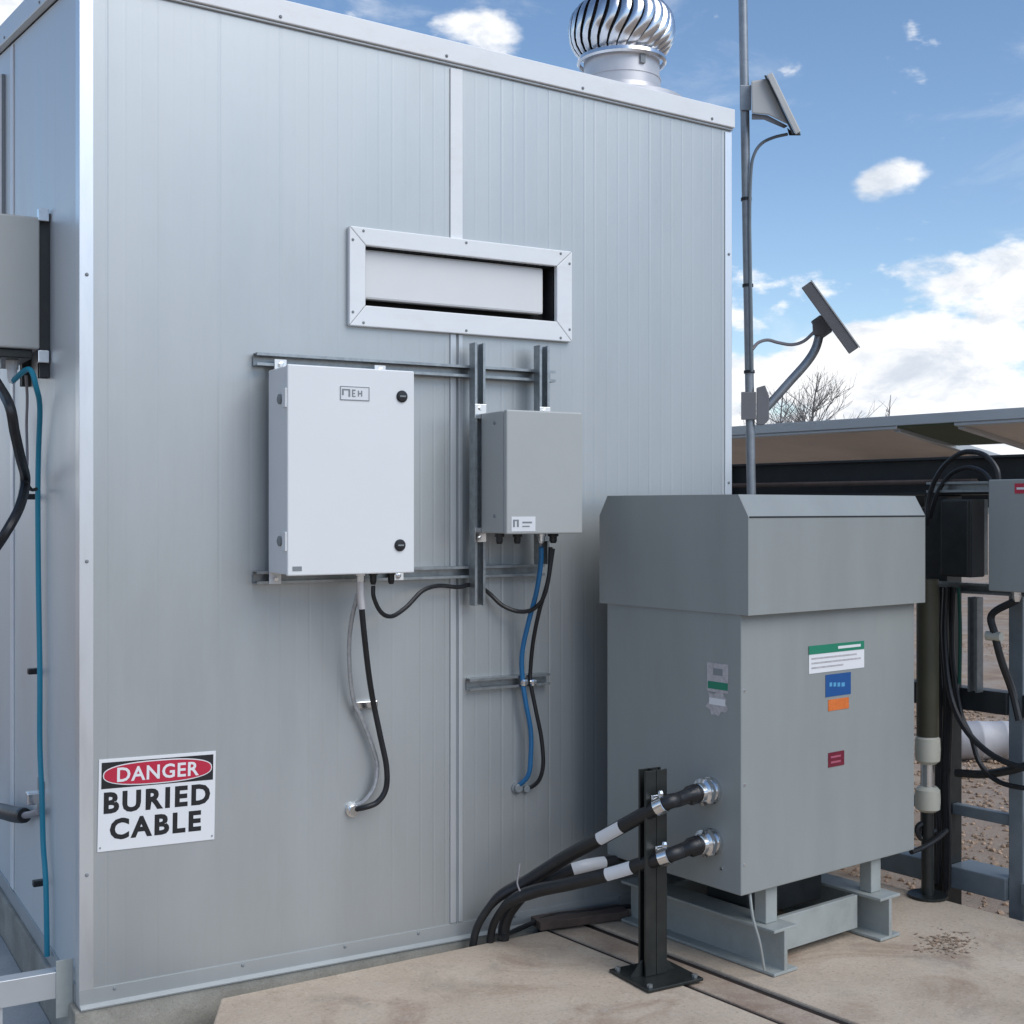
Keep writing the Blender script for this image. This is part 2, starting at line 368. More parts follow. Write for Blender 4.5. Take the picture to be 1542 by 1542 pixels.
# ================================================================== THE SETTING
def setting():
    mb = MB(); n = 40; S = 900.0
    # one big sheet, finer near the camera
    xs = sorted(set([-S, -400, -150, -60, -30] + [i * 1.0 - 20 for i in range(0, 46)] + [40, 80, 200, 450, S]))
    idx = {}
    for i, x in enumerate(xs):
        for j, y in enumerate(xs):
            d = math.hypot(x, y); z = GZ + (noise.noise(Vector((x * 0.3, y * 0.3, 0))) * 0.04 if d > 9 else 0)
            idx[i, j] = len(mb.v); mb.v.append(Vector((x, y, z)))
    for i in range(len(xs) - 1):
        for j in range(len(xs) - 1): mb.f.append((idx[i, j], idx[i + 1, j], idx[i + 1, j + 1], idx[i, j + 1]))
    build(mb, 'ground', 'gravel', kind='structure')
    # low far hills all round
    mb = MB(); K = 160
    for ring, (r, f) in enumerate(((380, 0.0), (430, 0.6), (480, 1.0), (560, 0.0))):
        for k in range(K):
            a = 2 * math.pi * k / K; h = 7 + 7 * noise.noise(Vector((math.cos(a) * 3, math.sin(a) * 3, 2))) + 3 * noise.noise(Vector((math.cos(a) * 14, math.sin(a) * 14, 5)))
            mb.v.append(Vector((r * math.cos(a), r * math.sin(a), -1 + max(0, h) * f)))
    for ring in range(3):
        for k in range(K):
            k2 = (k + 1) % K; mb.f.append((ring * K + k, (ring + 1) * K + k, (ring + 1) * K + k2, ring * K + k2))
    build(mb, 'hills', 'far_land', kind='structure', smooth=True)
    # pale pad at the shelter's left side
    mb = MB(); mb.box((XW - 3.0, YW - 0.2, GZ - 0.1), (XW - 0.022, YW + 4.2, GZ + 0.012))
    build(mb, 'side_pad', 'pale_pad', kind='structure')
    # concrete slab with trench
    A = TMI @ on_z(333, 1503); A2 = TMI @ on_z(322, 1542); B = TMI @ on_z(815, 1403)
    g1a = TMI @ on_z(815, 1390); g1b = TMI @ on_z(1170, 1542); g2a = TMI @ on_z(1040, 1450); g2b = TMI @ on_z(1290, 1542)
    xe = (TMI @ on_z(1464, 1366)).x
    gx1 = 0.5 * (g1a.x + g1b.x); gx2 = 0.5 * (g2a.x + g2b.x)
    yb = B.y + 0.02
    print('slab', A, B, g1a.x, g1b.x, g2a.x, g2b.x, xe, gx1, gx2)
    slab = None
    def poly(name, pts, z, m, parent=None, bev=0.006):
        mb = MB(); mb.prism([TM @ Vector((p[0], p[1], GZ - 0.05)) for p in pts], (0, 0, z - GZ + 0.05))
        return build(mb, name, m, parent, bevel=bev, kind=None if parent else 'structure')
    d = (A2 - A).normalized(); A3 = A + d * 2.2
    # broken left edge
    left = [(A.x, A.y)]
    for k in range(1, 9):
        q = A + d * (2.2 * k / 8); left.append((q.x + random.uniform(-0.012, 0.012), q.y))
    g = 0.014
    p1 = [(gx1 - g, B.y + (gx1 - g - B.x) * 0)] + left + [(gx1 - g, left[-1][1])]
    slab = poly('concrete_slab', p1, 0.0, 'concrete')
    poly('slab_right_section', [(gx2 + g, B.y + 0.1), (gx2 + g, -2.4), (xe, -2.4), (xe, B.y + 0.1)], 0.0, 'concrete', slab)
    poly('trench_cover', [(gx1 + g, B.y + 0.06), (gx1 + g, -2.4), (gx2 - g, -2.4), (gx2 - g, B.y + 0.06)], -0.006, 'trench_concrete', slab)
    for gx in (gx1, gx2):
        mb = MB(); mb.box((gx - g + 0.001, -2.4, GZ - 0.02), (gx + g - 0.001, B.y + 0.05, -0.011), TM); build(mb, 'gap_shade_strip', 'gap_shade', slab)  # dark strip added in each slab gap, its shade put into the colour
    # plinth below the shelter
    mb = MB(); mb.box((XW - 0.02, YW - 0.015, GZ - 0.1), (XW + WL + 0.02, YW + WD + 0.02, -0.002))
    build(mb, 'shelter_plinth', 'plinth', kind='structure', bevel=0.006)
setting()

# ================================================================== SHELTER
def roof_z(x, y): return 3.0 + 0.037 * (XR - x) + 0.15 * (y - YW)
def shelter():
    S = thing('equipment_shelter', 'pale grey ribbed metal equipment shelter with white trim and roof ventilator', 'shelter', (XW, YW, 0))
    # window opening (pixel corners on the wall)
    o0 = on_front(548, 376); o1 = on_front(833, 400); o2 = on_front(833, 482); o3 = on_front(548, 462)
    wx0, wx1 = o0.x, o1.x; wz1 = 0.5 * (o0.z + o1.z); wz0 = 0.5 * (o2.z + o3.z)
    f0 = on_front(523, 341); f1 = on_front(857, 381); f2 = on_front(857, 515); f3 = on_front(522, 492)
    fx0, fx1 = 0.5 * (f0.x + f3.x), 0.5 * (f1.x + f2.x); fz1 = 0.5 * (f0.z + f1.z); fz0 = 0.5 * (f2.z + f3.z)
    print('window', wx0 - XW, wx1 - XW, wz0, wz1, 'frame', fx0 - XW, fx1 - XW, fz0, fz1)
    def ribbed(name, u0, u1, to3, zt, m, hole=None):
        # vertical panel along u with shallow grooves
        us = [(u0, 0.0)]; p = 0.05; k = u0 + 0.028; rg = random.Random(int(u0 * 1000) + 5)
        while k < u1 - 0.01:
            d = rg.choice((0.00012, 0.0002, 0.0003, 0.0003, 0.0005)); w = rg.uniform(0.0045, 0.0075); c = k + rg.uniform(-0.004, 0.004)
            us += [(c - w, 0.0), (c - 0.0015, d), (c + 0.0015, d), (c + w, 0.0)]; k += p
        us.append((u1, 0.0))
        if hole:
            for h in hole[:2]:
                if u0 < h < u1: us.append((h, 0.0))
            us.sort()
        mb = MB()
        for (a, da), (b, db) in zip(us, us[1:]):
            if b - a < 1e-6: continue
            rs = [(0.0, None)]
            if hole and hole[0] <= (a + b) / 2 <= hole[1]: rs = [(0.0, hole[2]), (hole[3], None)]
            for (za, zb) in rs:
                k = len(mb.v)
                mb.v += [to3(a, da, za), to3(b, db, za), to3(b, db, zb if zb else zt(b)), to3(a, da, zb if zb else zt(a))]
                mb.f.append((k, k + 1, k + 2, k + 3))
        return build(mb, name, m, S)
    hole = (wx0 - XW, wx1 - XW, wz0, wz1)
    fr = lambda u, d, z: Vector((XW + u, YW + d, z)); ft = lambda u: roof_z(XW + u, YW) - 0.01
    ribbed('wall_panel', 0.0, XJ - XW - 0.001, fr, ft, 'wall_paint', hole)
    ribbed('wall_panel', XJ - XW + 0.001, WL, fr, ft, 'wall_paint', hole)
    le = lambda u, d, z: Vector((XW + d, YW + (WD - u), z)); lt = lambda u: roof_z(XW, YW + WD - u) - 0.01
    ribbed('side_wall_panel', WD - 1.2, WD, le, lt, 'side_lit_paint')
    ribbed('side_wall_panel', WD - 2.4, WD - 1.202, le, lt, 'side_lit_paint')
    ribbed('side_wall_panel', 0, WD - 2.402, le, lt, 'side_lit_paint')
    ri = lambda u, d, z: Vector((XW + WL - d, YW + u, z)); rt = lambda u: roof_z(XW + WL, YW + u) - 0.01
    ribbed('side_wall_panel', 0, WD, ri, rt, 'side_lit_paint')
    ba = lambda u, d, z: Vector((XW + WL - u, YW + WD - d, z)); bt = lambda u: roof_z(XW + WL - u, YW + WD) - 0.01
    ribbed('rear_wall_panel', 0, WL, ba, bt, 'wall_paint')
    # roof
    mb = MB(); c = [(XW - 0.02, YW - 0.015), (XW + WL + 0.004, YW - 0.015), (XW + WL + 0.004, YW + WD + 0.02), (XW - 0.02, YW + WD + 0.02)]
    mb.prism([(x, y, roof_z(x, y) + 0.045) for x, y in c], (0, 0, 0.025)); build(mb, 'roof', 'white_trim', S)
    # fascia (front and sides): folded flashing
    def slant(name, p, q, n, h0, h1, t, m):
        # bar along p-q with local roof height, n = outward normal
        mb = MB(); P = [Vector((p[0], p[1], roof_z(*p))), Vector((q[0], q[1], roof_z(*q)))]; n = Vector(n)
        vs = []
        for a in P:
            vs += [a + FZ * h0, a + FZ * h1, a + FZ * h1 + n * t, a + FZ * (h0 + 0.0) + n * t]
        mb.add(vs, [(0, 1, 2, 3), (7, 6, 5, 4), (0, 4, 5, 1), (1, 5, 6, 2), (2, 6, 7, 3), (3, 7, 4, 0)])
        return build(mb, name, m, S, bevel=0.003)
    fa = slant('front_fascia', (XW - 0.027, YW), (XW + WL + 0.007, YW), (0, -1, 0), -0.003, 0.070, 0.020, 'white_trim')
    slant('fascia_drip', (XW - 0.005, YW), (XW + WL + 0.005, YW), (0, -1, 0), -0.012, -0.0035, 0.010, 'alu_trim')
    slant('side_fascia', (XW, YW + WD + 0.02), (XW, YW + 0.0005), (-1, 0, 0), -0.005, 0.075, 0.027, 'side_lit_paint')
    slant('side_fascia', (XW + WL, YW + 0.001), (XW + WL, YW + WD + 0.02), (1, 0, 0), -0.005, 0.070, 0.0068, 'side_lit_paint')
    # corner trims (angle profiles)
    def angle_trim(x, sx, wf, ws, m):
        mb = MB(); zt = roof_z(x, YW) - 0.018; t = 0.004
        poly = [(x - sx * t, YW - t, 0.0), (x + sx * wf, YW - t, 0.0), (x + sx * wf, YW - 0.0005, 0.0), (x - sx * 0.0005, YW - 0.0005, 0.0), (x - sx * 0.0005, YW + ws, 0.0), (x - sx * t, YW + ws, 0.0)]
        mb.prism(poly, (0, 0, zt)); return build(mb, 'corner_trim', m, S, bevel=0.0015)
    angle_trim(XW, 1, 0.038, 0.05, 'corner_alu'); angle_trim(XW + WL, -1, 0.030, 0.05, 'corner_alu')
    # joint covers on the front panel joint
    xj = XJ
    mb = MB(); mb.box((xj - 0.026, YW - 0.006, fz1 + 0.001), (xj + 0.022, YW - 0.0005, roof_z(xj, YW) - 0.018)); build(mb, 'joint_cover', 'white_trim', S, bevel=0.002)
    mb = MB(); mb.box((xj - 0.026, YW - 0.006, 0.06), (xj - 0.004, YW - 0.0005, fz0 - 0.001)); mb.box((xj + 0.006, YW - 0.006, 0.06), (xj + 0.022, YW - 0.0005, fz0 - 0.001))
    build(mb, 'joint_cover', 'alu_trim', S, bevel=0.0015)
    build(MB().box((xj - 0.0039, YW - 0.0022, 0.06), (xj + 0.0059, YW - 0.0008, fz0 - 0.001)), 'joint_gap', 'print_grey', S)
    # side joint cover
    ys = YW + 1.2
    mb = MB(); mb.box((XW - 0.006, ys - 0.03, 0.06), (XW - 0.0005, ys + 0.03, roof_z(XW, ys) - 0.02)); build(mb, 'joint_cover', 'white_trim', S, bevel=0.002)
    # base flashing
    mb = MB(); y = YW
    prof = [(-0.0005, 0.055), (-0.004, 0.055), (-0.006, 0.012), (-0.022, 0.004), (-0.022, 0.0), (-0.0005, 0.0)]
    mb.prism([(XW - 0.003, y + a, b) for a, b in prof], (WL + 0.006, 0, 0)); build(mb, 'base_flashing', 'wall_paint', S)
    mb = MB(); mb.box((XW - 0.006, YW + 0.06, 0.0), (XW - 0.0005, YW + WD, 0.055)); build(mb, 'base_flashing', 'wall_paint', S)
    # rivets
    riv = MB(); riv.lathe([(0.0058, 0), (0.0055, 0.002), (0.003, 0.0042)], (0, 0, 0), seg=10)
    toY = Matrix.Rotation(R(90), 4, 'X'); toX = Matrix.Rotation(R(-90), 4, 'Y')
    pts = [Vector((XW + s, YW - 0.020, roof_z(XW + s, YW) + 0.012)) for s in (0.12, 0.62, 1.22, 1.78, 2.38)]
    spots('rivet', S, pts, riv, 'print_grey', toY)
    pts = [Vector((XW + 0.018, YW - 0.004, z)) for z in (0.4, 1.34, 2.2)] + [Vector((XW + WL - 0.012, YW - 0.004, z)) for z in (0.8, 1.6, 2.5)]
    spots('rivet', S, pts, riv, 'print_grey', toY)
    pts = [Vector((XW + s, YW - 0.0045, 0.045)) for s in (0.1, 0.5, 0.85, 1.12, 1.5, 1.95, 2.35)]
    spots('rivet', S, pts, riv, 'print_grey', toY)
    spots('rivet', S, [Vector((XW - 0.027, YW + t, roof_z(XW, YW + t) + 0.01)) for t in (0.5, 1.22, 1.5)], riv, 'print_grey', toX)
    # ---- wall vent / window
    V = build(MB().box((wx0 - 0.02, YW + 0.075, wz0 - 0.02), (wx1 + 0.02, YW + 0.08, wz1 + 0.02)), 'vent_hatch', 'dark_gap', S)
    mb = MB(); t = 0.004
    mb.box((wx0 - t, YW + 0.0, wz0 - t), (wx0, YW + 0.075, wz1 + t)); mb.box((wx1, YW + 0.0, wz0 - t), (wx1 + t, YW + 0.075, wz1 + t))
    mb.box((wx0, YW + 0.0, wz0 - t), (wx1, YW + 0.075, wz0)); mb.box((wx0, YW + 0.0, wz1), (wx1, YW + 0.075, wz1 + t))
    build(mb, 'reveal', 'dark_gap', V)
    mb = MB(); mb.box((wx0 + 0.004, YW + 0.012, wz0 + 0.024), (wx1 - 0.034, YW + 0.046, wz1 - 0.002)); build(mb, 'flap', 'flap_paint', V, bevel=0.008)
    # mitred frame members
    pr = 0.022
    def member(a, b, c, d, y0=YW - pr, y1=YW - 0.0005):
        mb = MB(); mb.prism([(p[0], y0, p[1]) for p in (a, b, c, d)], (0, y1 - y0, 0)); return build(mb, 'frame', 'white_trim', V, bevel=0.003)
    g = 0.0008
    ot, ob, ol, orr = fz1, fz0, fx0, fx1; it, ib, il, ir = wz1 + 0.003, wz0 - 0.003, wx0 - 0.003, wx1 + 0.003
    member((ol + g, ot), (orr - g, ot), (ir - g, it), (il + g, it)); member((ol + g, ob), (il + g, ib), (ir - g, ib), (orr - g, ob))
    member((ol, ot - g), (il, it - g), (il, ib + g), (ol, ob + g)); member((orr, ot - g), (orr, ob + g), (ir, ib + g), (ir, it - g))
    pts = []
    for x in (ol + 0.012, orr - 0.012):
        for z in (ot - 0.045, ob + 0.045): pts.append(Vector((x, YW - pr, z)))
    for x in (ol + 0.05, (ol + orr) / 2, orr - 0.05):
        for z in (ot - 0.012, ob + 0.012): pts.append(Vector((x, YW - pr, z)))
    rv2 = MB(); rv2.lathe([(0.005, 0), (0.0045, 0.002), (0.002, 0.0035)], (0, 0, 0), seg=8)
    spots('rivet', V, pts, rv2, 'print_grey', toY)
    # louvre high on the left wall
    l0 = on_left(8, 112); t0 = l0.y
    Lv = build(MB().box((XW - 0.012, t0, l0.z - 0.85), (XW - 0.001, t0 + 0.55, l0.z)), 'louvre', 'print_grey', S)
    mb = MB()
    for (a, b, c, d) in ((0, 0.03, -0.85, 0.0), (0.52, 0.55, -0.85, 0), (0.03, 0.52, -0.03, 0), (0.03, 0.52, -0.85, -0.82)):
        mb.box((XW - 0.03, t0 + a, l0.z + c), (XW - 0.0125, t0 + b, l0.z + d))
    build(mb, 'frame', 'white_trim', Lv, bevel=0.002)
    for k in range(10):
        z = l0.z - 0.06 - k * 0.078; mb = MB()
        mb.prism([(XW - 0.0125, t0 + 0.032, z), (XW - 0.028, t0 + 0.032, z - 0.055), (XW - 0.028, t0 + 0.032, z - 0.058), (XW - 0.0125, t0 + 0.032, z - 0.004)], (0, 0.486, 0))
        build(mb, 'slat', 'side_lit_paint', Lv)
    return S
shelter()

# ---- step rail and small things at the left side
def left_rail():
    mb = MB(); p = on_left(113, 1459); y = p.y; z1 = p.z; x1 = XW - 0.0065
    # C-channel running out from the wall
    prof = [(0, 0), (0.05, 0), (0.05, -0.008), (0.008, -0.008), (0.008, -0.072), (0.05, -0.072), (0.05, -0.08), (0, -0.08)]
    mb.prism([(x1 - 1.4, y + a, z1 + b) for a, b in prof], (1.4, 0, 0))
    o = thing('landing_rail', 'pale steel channel of the landing at the foot of the side wall', 'rail', (x1 - 0.7, y, GZ))
    build(mb, 'channel', 'alu_trim', o, bevel=0.002)
    mb = MB(); mb.box((x1 - 0.05, y - 0.004, z1 - 0.14), (x1, y - 0.0005, z1 + 0.035)); build(mb, 'end_plate', 'base_steel_grey', o, bevel=0.002)
    for dx in (0.2, 1.15):
        mb = MB(); mb.box((x1 - dx - 0.05, y + 0.009, GZ + 0.012), (x1 - dx, y + 0.049, z1 - 0.0805)); build(mb, 'leg', 'alu_trim', o)
left_rail()

# ================================================================== ROOF VENTILATOR
def ventilator():
    dep = 5.25; c = at(936, 52, dep); rz = roof_z(c.x, c.y) + 0.07
    T = thing('turbine_ventilator', 'shiny round spinning turbine ventilator on the shelter roof', 'ventilator', (c.x, c.y, rz))
    zc = c.z; k = dep / F
    zr = at(936, 97, dep).z; Rg = 79 * k; rn = 57 * k
    print('vent', c, rz, zr, Rg, rn)
    build(MB().lathe([(rn + 0.10, -0.03), (rn + 0.10, 0.0), (rn + 0.012, 0.022), (rn + 0.006, 0.05)], (c.x, c.y, rz), seg=40), 'base_flange', 'neck_steel', T, smooth=True)
    build(MB().lathe([(rn + 0.003, -0.02), (rn + 0.003, (zr - rz) * 0.55), (rn + 0.006, (zr - rz) * 0.55), (rn + 0.006, (zr - rz) * 0.58), (rn, (zr - rz) * 0.58), (rn, zr - rz + 0.012)], (c.x, c.y, rz), seg=40), 'neck', 'neck_steel', T, smooth=True)
    # inner dark drum
    build(MB().lathe([(rn * 0.9, zr - zc + 0.02), (Rg * 0.80, -0.05), (Rg * 0.84, 0.02), (Rg * 0.7, 0.11), (Rg * 0.3, 0.155)], c, seg=32), 'inner_drum', 'vent_inside', T, smooth=True)
    rb = rn + 0.016
    build(MB().lathe([(rb, -0.004), (rb + 0.006, -0.006), (rb + 0.012, 0.002), (rb + 0.010, 0.016), (rb, 0.014)], (c.x, c.y, zr), seg=48, cap=False), 'lower_ring', 'vent_steel', T, smooth=True)
    nv = 26; ztop = zc + 0.165; rt = 0.075
    h0 = zr + 0.012 - zc; h1 = 0.165
    def prof(u):                                   # radius and height along a vane
        h = h0 + (h1 - h0) * u
        a = -1.0 + 2.0 * u
        rr = Rg * math.sqrt(max(0, 1 - abs(a + 0.12) ** 2.4 * 0.80))
        return max(rr, 0.06), h
    me0 = None
    for v in range(nv):
        mb = MB(); nu, nw = 12, 4; dth = 2 * math.pi / nv
        for i in range(nu + 1):
            u = i / nu; r, h = prof(u); tw = 0.30 * math.sin((u - 0.1) * math.pi * 0.9)
            for j in range(nw + 1):
                w = j / nw; th = tw + dth * 1.12 * (w - 0.5)
                rr = r + (-0.022 * (1 - w) ** 1.6 + 0.010 * math.sin(w * math.pi)) * math.sin(max(0.12, u) * math.pi) ** 0.5
                mb.v.append(Vector((rr * math.cos(th), rr * math.sin(th), h)))
        for i in range(nu):
            for j in range(nw):
                a = i * (nw + 1) + j; mb.f.append((a, a + 1, a + nw + 2, a + nw + 1))
        if me0 is None:
            me0 = bpy.data.meshes.new('vane'); me0.from_pydata(mb.v, [], mb.f); me0.materials.append(MAT['vent_steel']); me0.update(); me0.shade_smooth()
        o = bpy.data.objects.new('vane', me0); col.objects.link(o); o.parent = T
        o.location = c - Vector((c.x, c.y, rz)); o.rotation_euler = (0, 0, v * dth)
    build(MB().lathe([(0.10, 0.150), (0.098, 0.160), (0.05, 0.178), (0.008, 0.182)], c, seg=32), 'top_cap', 'vent_steel', T, smooth=True)
    mb = MB(); q = at(967, 104, dep - rn * 0.9); d = (Vector((q.x, q.y, 0)) - Vector((c.x, c.y, 0))).normalized()
    p = Vector((c.x, c.y, zr - 0.02)) + d * rn; m = frame_m(p, Vector((-d.y, d.x, 0)), d, FZ)
    mb.box((-0.011, 0.0005, -0.022), (0.011, 0.010, 0.014), m); build(mb, 'bracket', 'print_grey', T)
ventilator()

# ================================================================== DANGER SIGN
def sign():
    tl, tr, br, bl = [on_front(*p) for p in ((145, 1143), (322, 1132), (325, 1262), (150, 1284))]
    c = (tl + tr + br + bl) / 4; w = ((tr - tl).length + (br - bl).length) / 2; h = ((tl - bl).length + (tr - br).length) / 2
    a = 0.5 * (math.atan2(tr.z - tl.z, tr.x - tl.x) + math.atan2(br.z - bl.z, br.x - bl.x))
    print('sign', w, h, math.degrees(a))
    ux = Vector((math.cos(a), 0, math.sin(a))); uz = Vector((-math.sin(a), 0, math.cos(a))); n = Vector((0, -1, 0))
    T = thing('danger_sign', 'white danger buried cable sign with red oval on the shelter wall', 'sign', (c.x, YW, c.z - h / 2))
    def P(off): return frame_m(Vector((c.x, YW - off, c.z)), ux, uz, n)
    M = P(0.0006)
    bx = lambda x0, x1, y0, y1, z0, z1: MB().box((x0, y0, z0), (x1, y1, z1), M)
    build(bx(-w / 2, w / 2, -h / 2, h / 2, 0.0, 0.0025), 'plate', 'sign_white', T, bevel=0.0006)
    y1 = h / 2 - 0.010; y0 = y1 - h * 0.285
    build(bx(-w / 2 + 0.008, w / 2 - 0.008, y0, y1, 0.0026, 0.0032), 'black_header', 'print_black', T)
    def oval(rx, ry, z0, z1, name, m):
        mb = MB(); K = 40; cy = (y0 + y1) / 2; pts = []
        for k in range(K):
            t = 2 * math.pi * k / K; pts.append(M @ Vector((rx * math.copysign(abs(math.cos(t)) ** 0.8, math.cos(t)), cy + ry * math.copysign(abs(math.sin(t)) ** 0.8, math.sin(t)), z0)))
        mb.prism(pts, n * (z1 - z0)); build(mb, name, m, T)
    oval(w / 2 - 0.012, (y1 - y0) / 2 - 0.003, 0.0034, 0.0040, 'white_oval', 'sign_white')
    oval(w / 2 - 0.015, (y1 - y0) / 2 - 0.0065, 0.0042, 0.0048, 'red_oval', 'sign_red')
    def txt(s, cx, cy, ww, hh, z, m, bold, sp):
        build(xf(text_mesh(s, ww, hh, bold, sp), M @ Matrix.Translation((cx, cy, z))), 'lettering', m, T)
    txt('DANGER', 0, (y0 + y1) / 2, w * 0.70, (y1 - y0) * 0.56, 0.0052, 'sign_white', 0.02, 1.08)
    hh = h * 0.235
    txt('BURIED', 0.0, y0 - 0.011 - hh / 2, w * 0.91, hh, 0.0030, 'print_black', 0.04, 1.22)
    txt('CABLE', -0.004, y0 - 0.011 - hh * 1.5 - h * 0.055, w * 0.78, hh, 0.0030, 'print_black', 0.04, 1.22)
    r = MB().lathe([(0.003, 0), (0.0025, 0.0018)], (0, 0, 0), seg=8)
    spots('rivet', T, [M @ Vector((sx * (w / 2 - 0.008), -h / 2 + 0.012, 0.0026)) for sx in (-1, 1)], r, 'print_grey', Matrix.Rotation(R(90), 4, 'X'))
sign()

# ================================================================== STRUTS AND BOXES ON THE FRONT WALL
def strut_mesh(p0, p1, open_dir, s=0.041, d=0.041):
    """C-channel from p0 to p1 (centre of its back), opening towards open_dir."""
    p0, p1 = Vector(p0), Vector(p1); ax = (p1 - p0).normalized(); o = Vector(open_dir).normalized(); w = ax.cross(o).normalized(); t = 0.003; h = s / 2
    prof = [(-h, 0), (h, 0), (h, d), (h - 0.009, d), (h - 0.009, d - 0.006), (h - t, d - 0.006), (h - t, t), (-h + t, t), (-h + t, d - 0.006), (-h + 0.009, d - 0.006), (-h + 0.009, d), (-h, d)]
    return MB().prism([p0 + w * a + o * b for a, b in prof], p1 - p0)
OUT = Vector((0, -1, 0))
def strut(p0, p1, label, group=None, m='galvanised', out=OUT, name='strut_channel', d=0.041):
    mb = strut_mesh(p0, p1, out, d=d); o = build(mb, name, m); tag(o, label, 'strut', group); return o
def front_struts():
    def hz(pxa, pya, pxb, pyb, off):
        a = on_front(pxa, pya, off); b = on_front(pxb, pyb, off); z = 0.5 * (a.z + b.z); return Vector((a.x, YW - off, z)), Vector((b.x, YW - off, z))
    a, b = hz(381, 541, 828, 569, 0.008); strut(a, b, 'galvanised strut rail behind the top of the white cabinet'); zt = a.z
    a, b = hz(381, 870, 812, 857, 0.008); strut(a, b, 'galvanised strut rail behind the bottom of the white cabinet'); zb = a.z
    def vt(px, pyt, pyb, off):
        a = on_front(px, pyb, off + 0.04); b = on_front(px, pyt, off + 0.04); return Vector((a.x, YW - off, a.z)), Vector((a.x, YW - off, b.z))
    a, b = vt(723, 516, 912, 0.0495); strut(a, b, 'long upright strut passing behind the left edge of the grey cabinet'); x1 = a.x
    a, b = vt(820, 520, 850, 0.0495); strut(a, b, 'upright strut rising above the grey cabinet near the vent frame'); x2 = a.x
    a, b = hz(702, 1027, 822, 1024, 0.004); strut(a, b, 'short strut rail holding the blue and black cables low on the wall', d=0.03)
    return zt, zb, x1, x2
ZT, ZB, SX1, SX2 = front_struts()

def white_cabinet():
    off = 0.235; c = [on_front(*p, off) for p in ((433, 547), (625, 560), (623, 862), (433, 868))]
    x0 = (c[0].x + c[3].x) / 2; x1 = (c[1].x + c[2].x) / 2; z1 = (c[0].z + c[1].z) / 2; z0 = (c[2].z + c[3].z) / 2
    print('white box', x1 - x0, z1 - z0)
    T = thing('wall_cabinet', 'white wall cabinet with two black door locks beside the grey cabinet', 'cabinet', ((x0 + x1) / 2, YW - 0.05, z0))
    yb, yf = YW - 0.053, YW - off
    build(MB().box((x0 + 0.003, yf + 0.022, z0 + 0.003), (x1 - 0.003, yb, z1 - 0.003)), 'body', 'white_box', T, bevel=0.004)
    D = build(MB().box((x0, yf, z0), (x1, yf + 0.019, z1)), 'door', 'white_box', T, bevel=0.004)
    build(MB().box((x0 + 0.006, yf + 0.019, z0 + 0.006), (x1 - 0.006, yf + 0.022, z1 - 0.006)), 'door_seal', 'print_grey', T)
    for px, py in ((605, 597), (602, 821)):
        p = on_front(px, py, off)
        L = build(MB().lathe([(0.019, -0.0005), (0.019, 0.004), (0.016, 0.007), (0.006, 0.008)], (p.x, yf, p.z), axis=(0, -1, 0), seg=24), 'lock', 'lock_black', D, smooth=True)
        build(MB().box((p.x - 0.010, yf - 0.0105, p.z - 0.0025), (p.x + 0.010, yf - 0.0082, p.z + 0.0025)), 'lock_slot', 'print_grey', L)
    # hinges on the left side
    for py in (600, 815):
        p = on_front(425, py, 0.19)
        build(MB().lathe([(0.016, -0.001), (0.016, 0.006), (0.010, 0.009), (0.004, 0.0095)], (x0 + 0.003, YW - 0.165, p.z), axis=(-1, 0, 0), seg=20), 'side_plug', 'print_grey', T, smooth=True)
        build(MB().box((x0 - 0.006, yf + 0.004, p.z - 0.03), (x0 - 0.0002, yf + 0.034, p.z + 0.03)), 'hinge', 'white_box', T, bevel=0.002)
    # mounting tabs with bolts
    for px, top in ((423, True), (573, True), (415, False), (600, False)):
        p = on_front(px, 540 if top else 878, 0.055)
        za, zb = (z1 - 0.02, z1 + 0.034) if top else (z0 - 0.034, z0 + 0.02)
        tb = build(MB().box((p.x - 0.02, YW - 0.0528, za), (p.x + 0.02, YW - 0.0495, zb)), 'mounting_tab', 'white_box', T, bevel=0.001)
        zz = z1 + 0.018 if top else z0 - 0.018
        build(MB().lathe([(0.009, 0), (0.009, 0.006), (0.005, 0.007)], (p.x, YW - 0.0530, zz), axis=(0, -1, 0), seg=6), 'bolt', 'bright_steel', tb)
    # rating plate with its printed marks
    a = on_front(512, 581, off); b = on_front(556, 604, off)
    n = build(MB().box((a.x, yf - 0.0015, b.z), (b.x, yf - 0.0002, a.z)), 'nameplate', 'tag_white', D)
    w = b.x - a.x; h = a.z - b.z; mk = MB()
    def r(u0, u1, v0, v1): mk.box((a.x + u0 * w, yf - 0.0024, b.z + v0 * h), (a.x + u1 * w, yf - 0.0017, b.z + v1 * h))
    r(0, 1, 0.95, 1); r(0, 1, 0, 0.05); r(0, .025, .05, .95); r(.975, 1, .05, .95)
    r(.06, .34, .70, .80); r(.06, .12, .35, .70); r(.28, .34, .25, .70); r(.40, .44, .25, .78); r(.44, .52, .68, .78); r(.44, .50, .46, .54); r(.44, .52, .25, .33)
    r(.60, .64, .3, .72); r(.64, .71, .46, .56); r(.71, .75, .3, .72)
    build(mk, 'plate_print', 'print_grey', n)
    # small scuffed sticker low on the door
    p = on_front(446, 856, off); build(MB().box((p.x - 0.012, yf - 0.0012, p.z - 0.008), (p.x + 0.018, yf - 0.0002, p.z + 0.006)), 'sticker', 'print_grey', D)
    # glands below
    for px, m, rr in ((543, 'bright_steel', 0.017), (562, 'lock_black', 0.013), (589, 'lock_black', 0.013)):
        q = on_front(px, 868, 0.15)
        build(MB().lathe([(rr * 1.15, 0.0), (rr * 1.15, -0.012), (rr * 0.85, -0.013), (rr * 0.85, -0.03), (rr * 0.6, -0.042)][::-1], (q.x, YW - 0.15, z0 + 0.0025), seg=6 if m == 'lock_black' else 16), 'gland', m, T)
    return z0
WZ0 = white_cabinet()

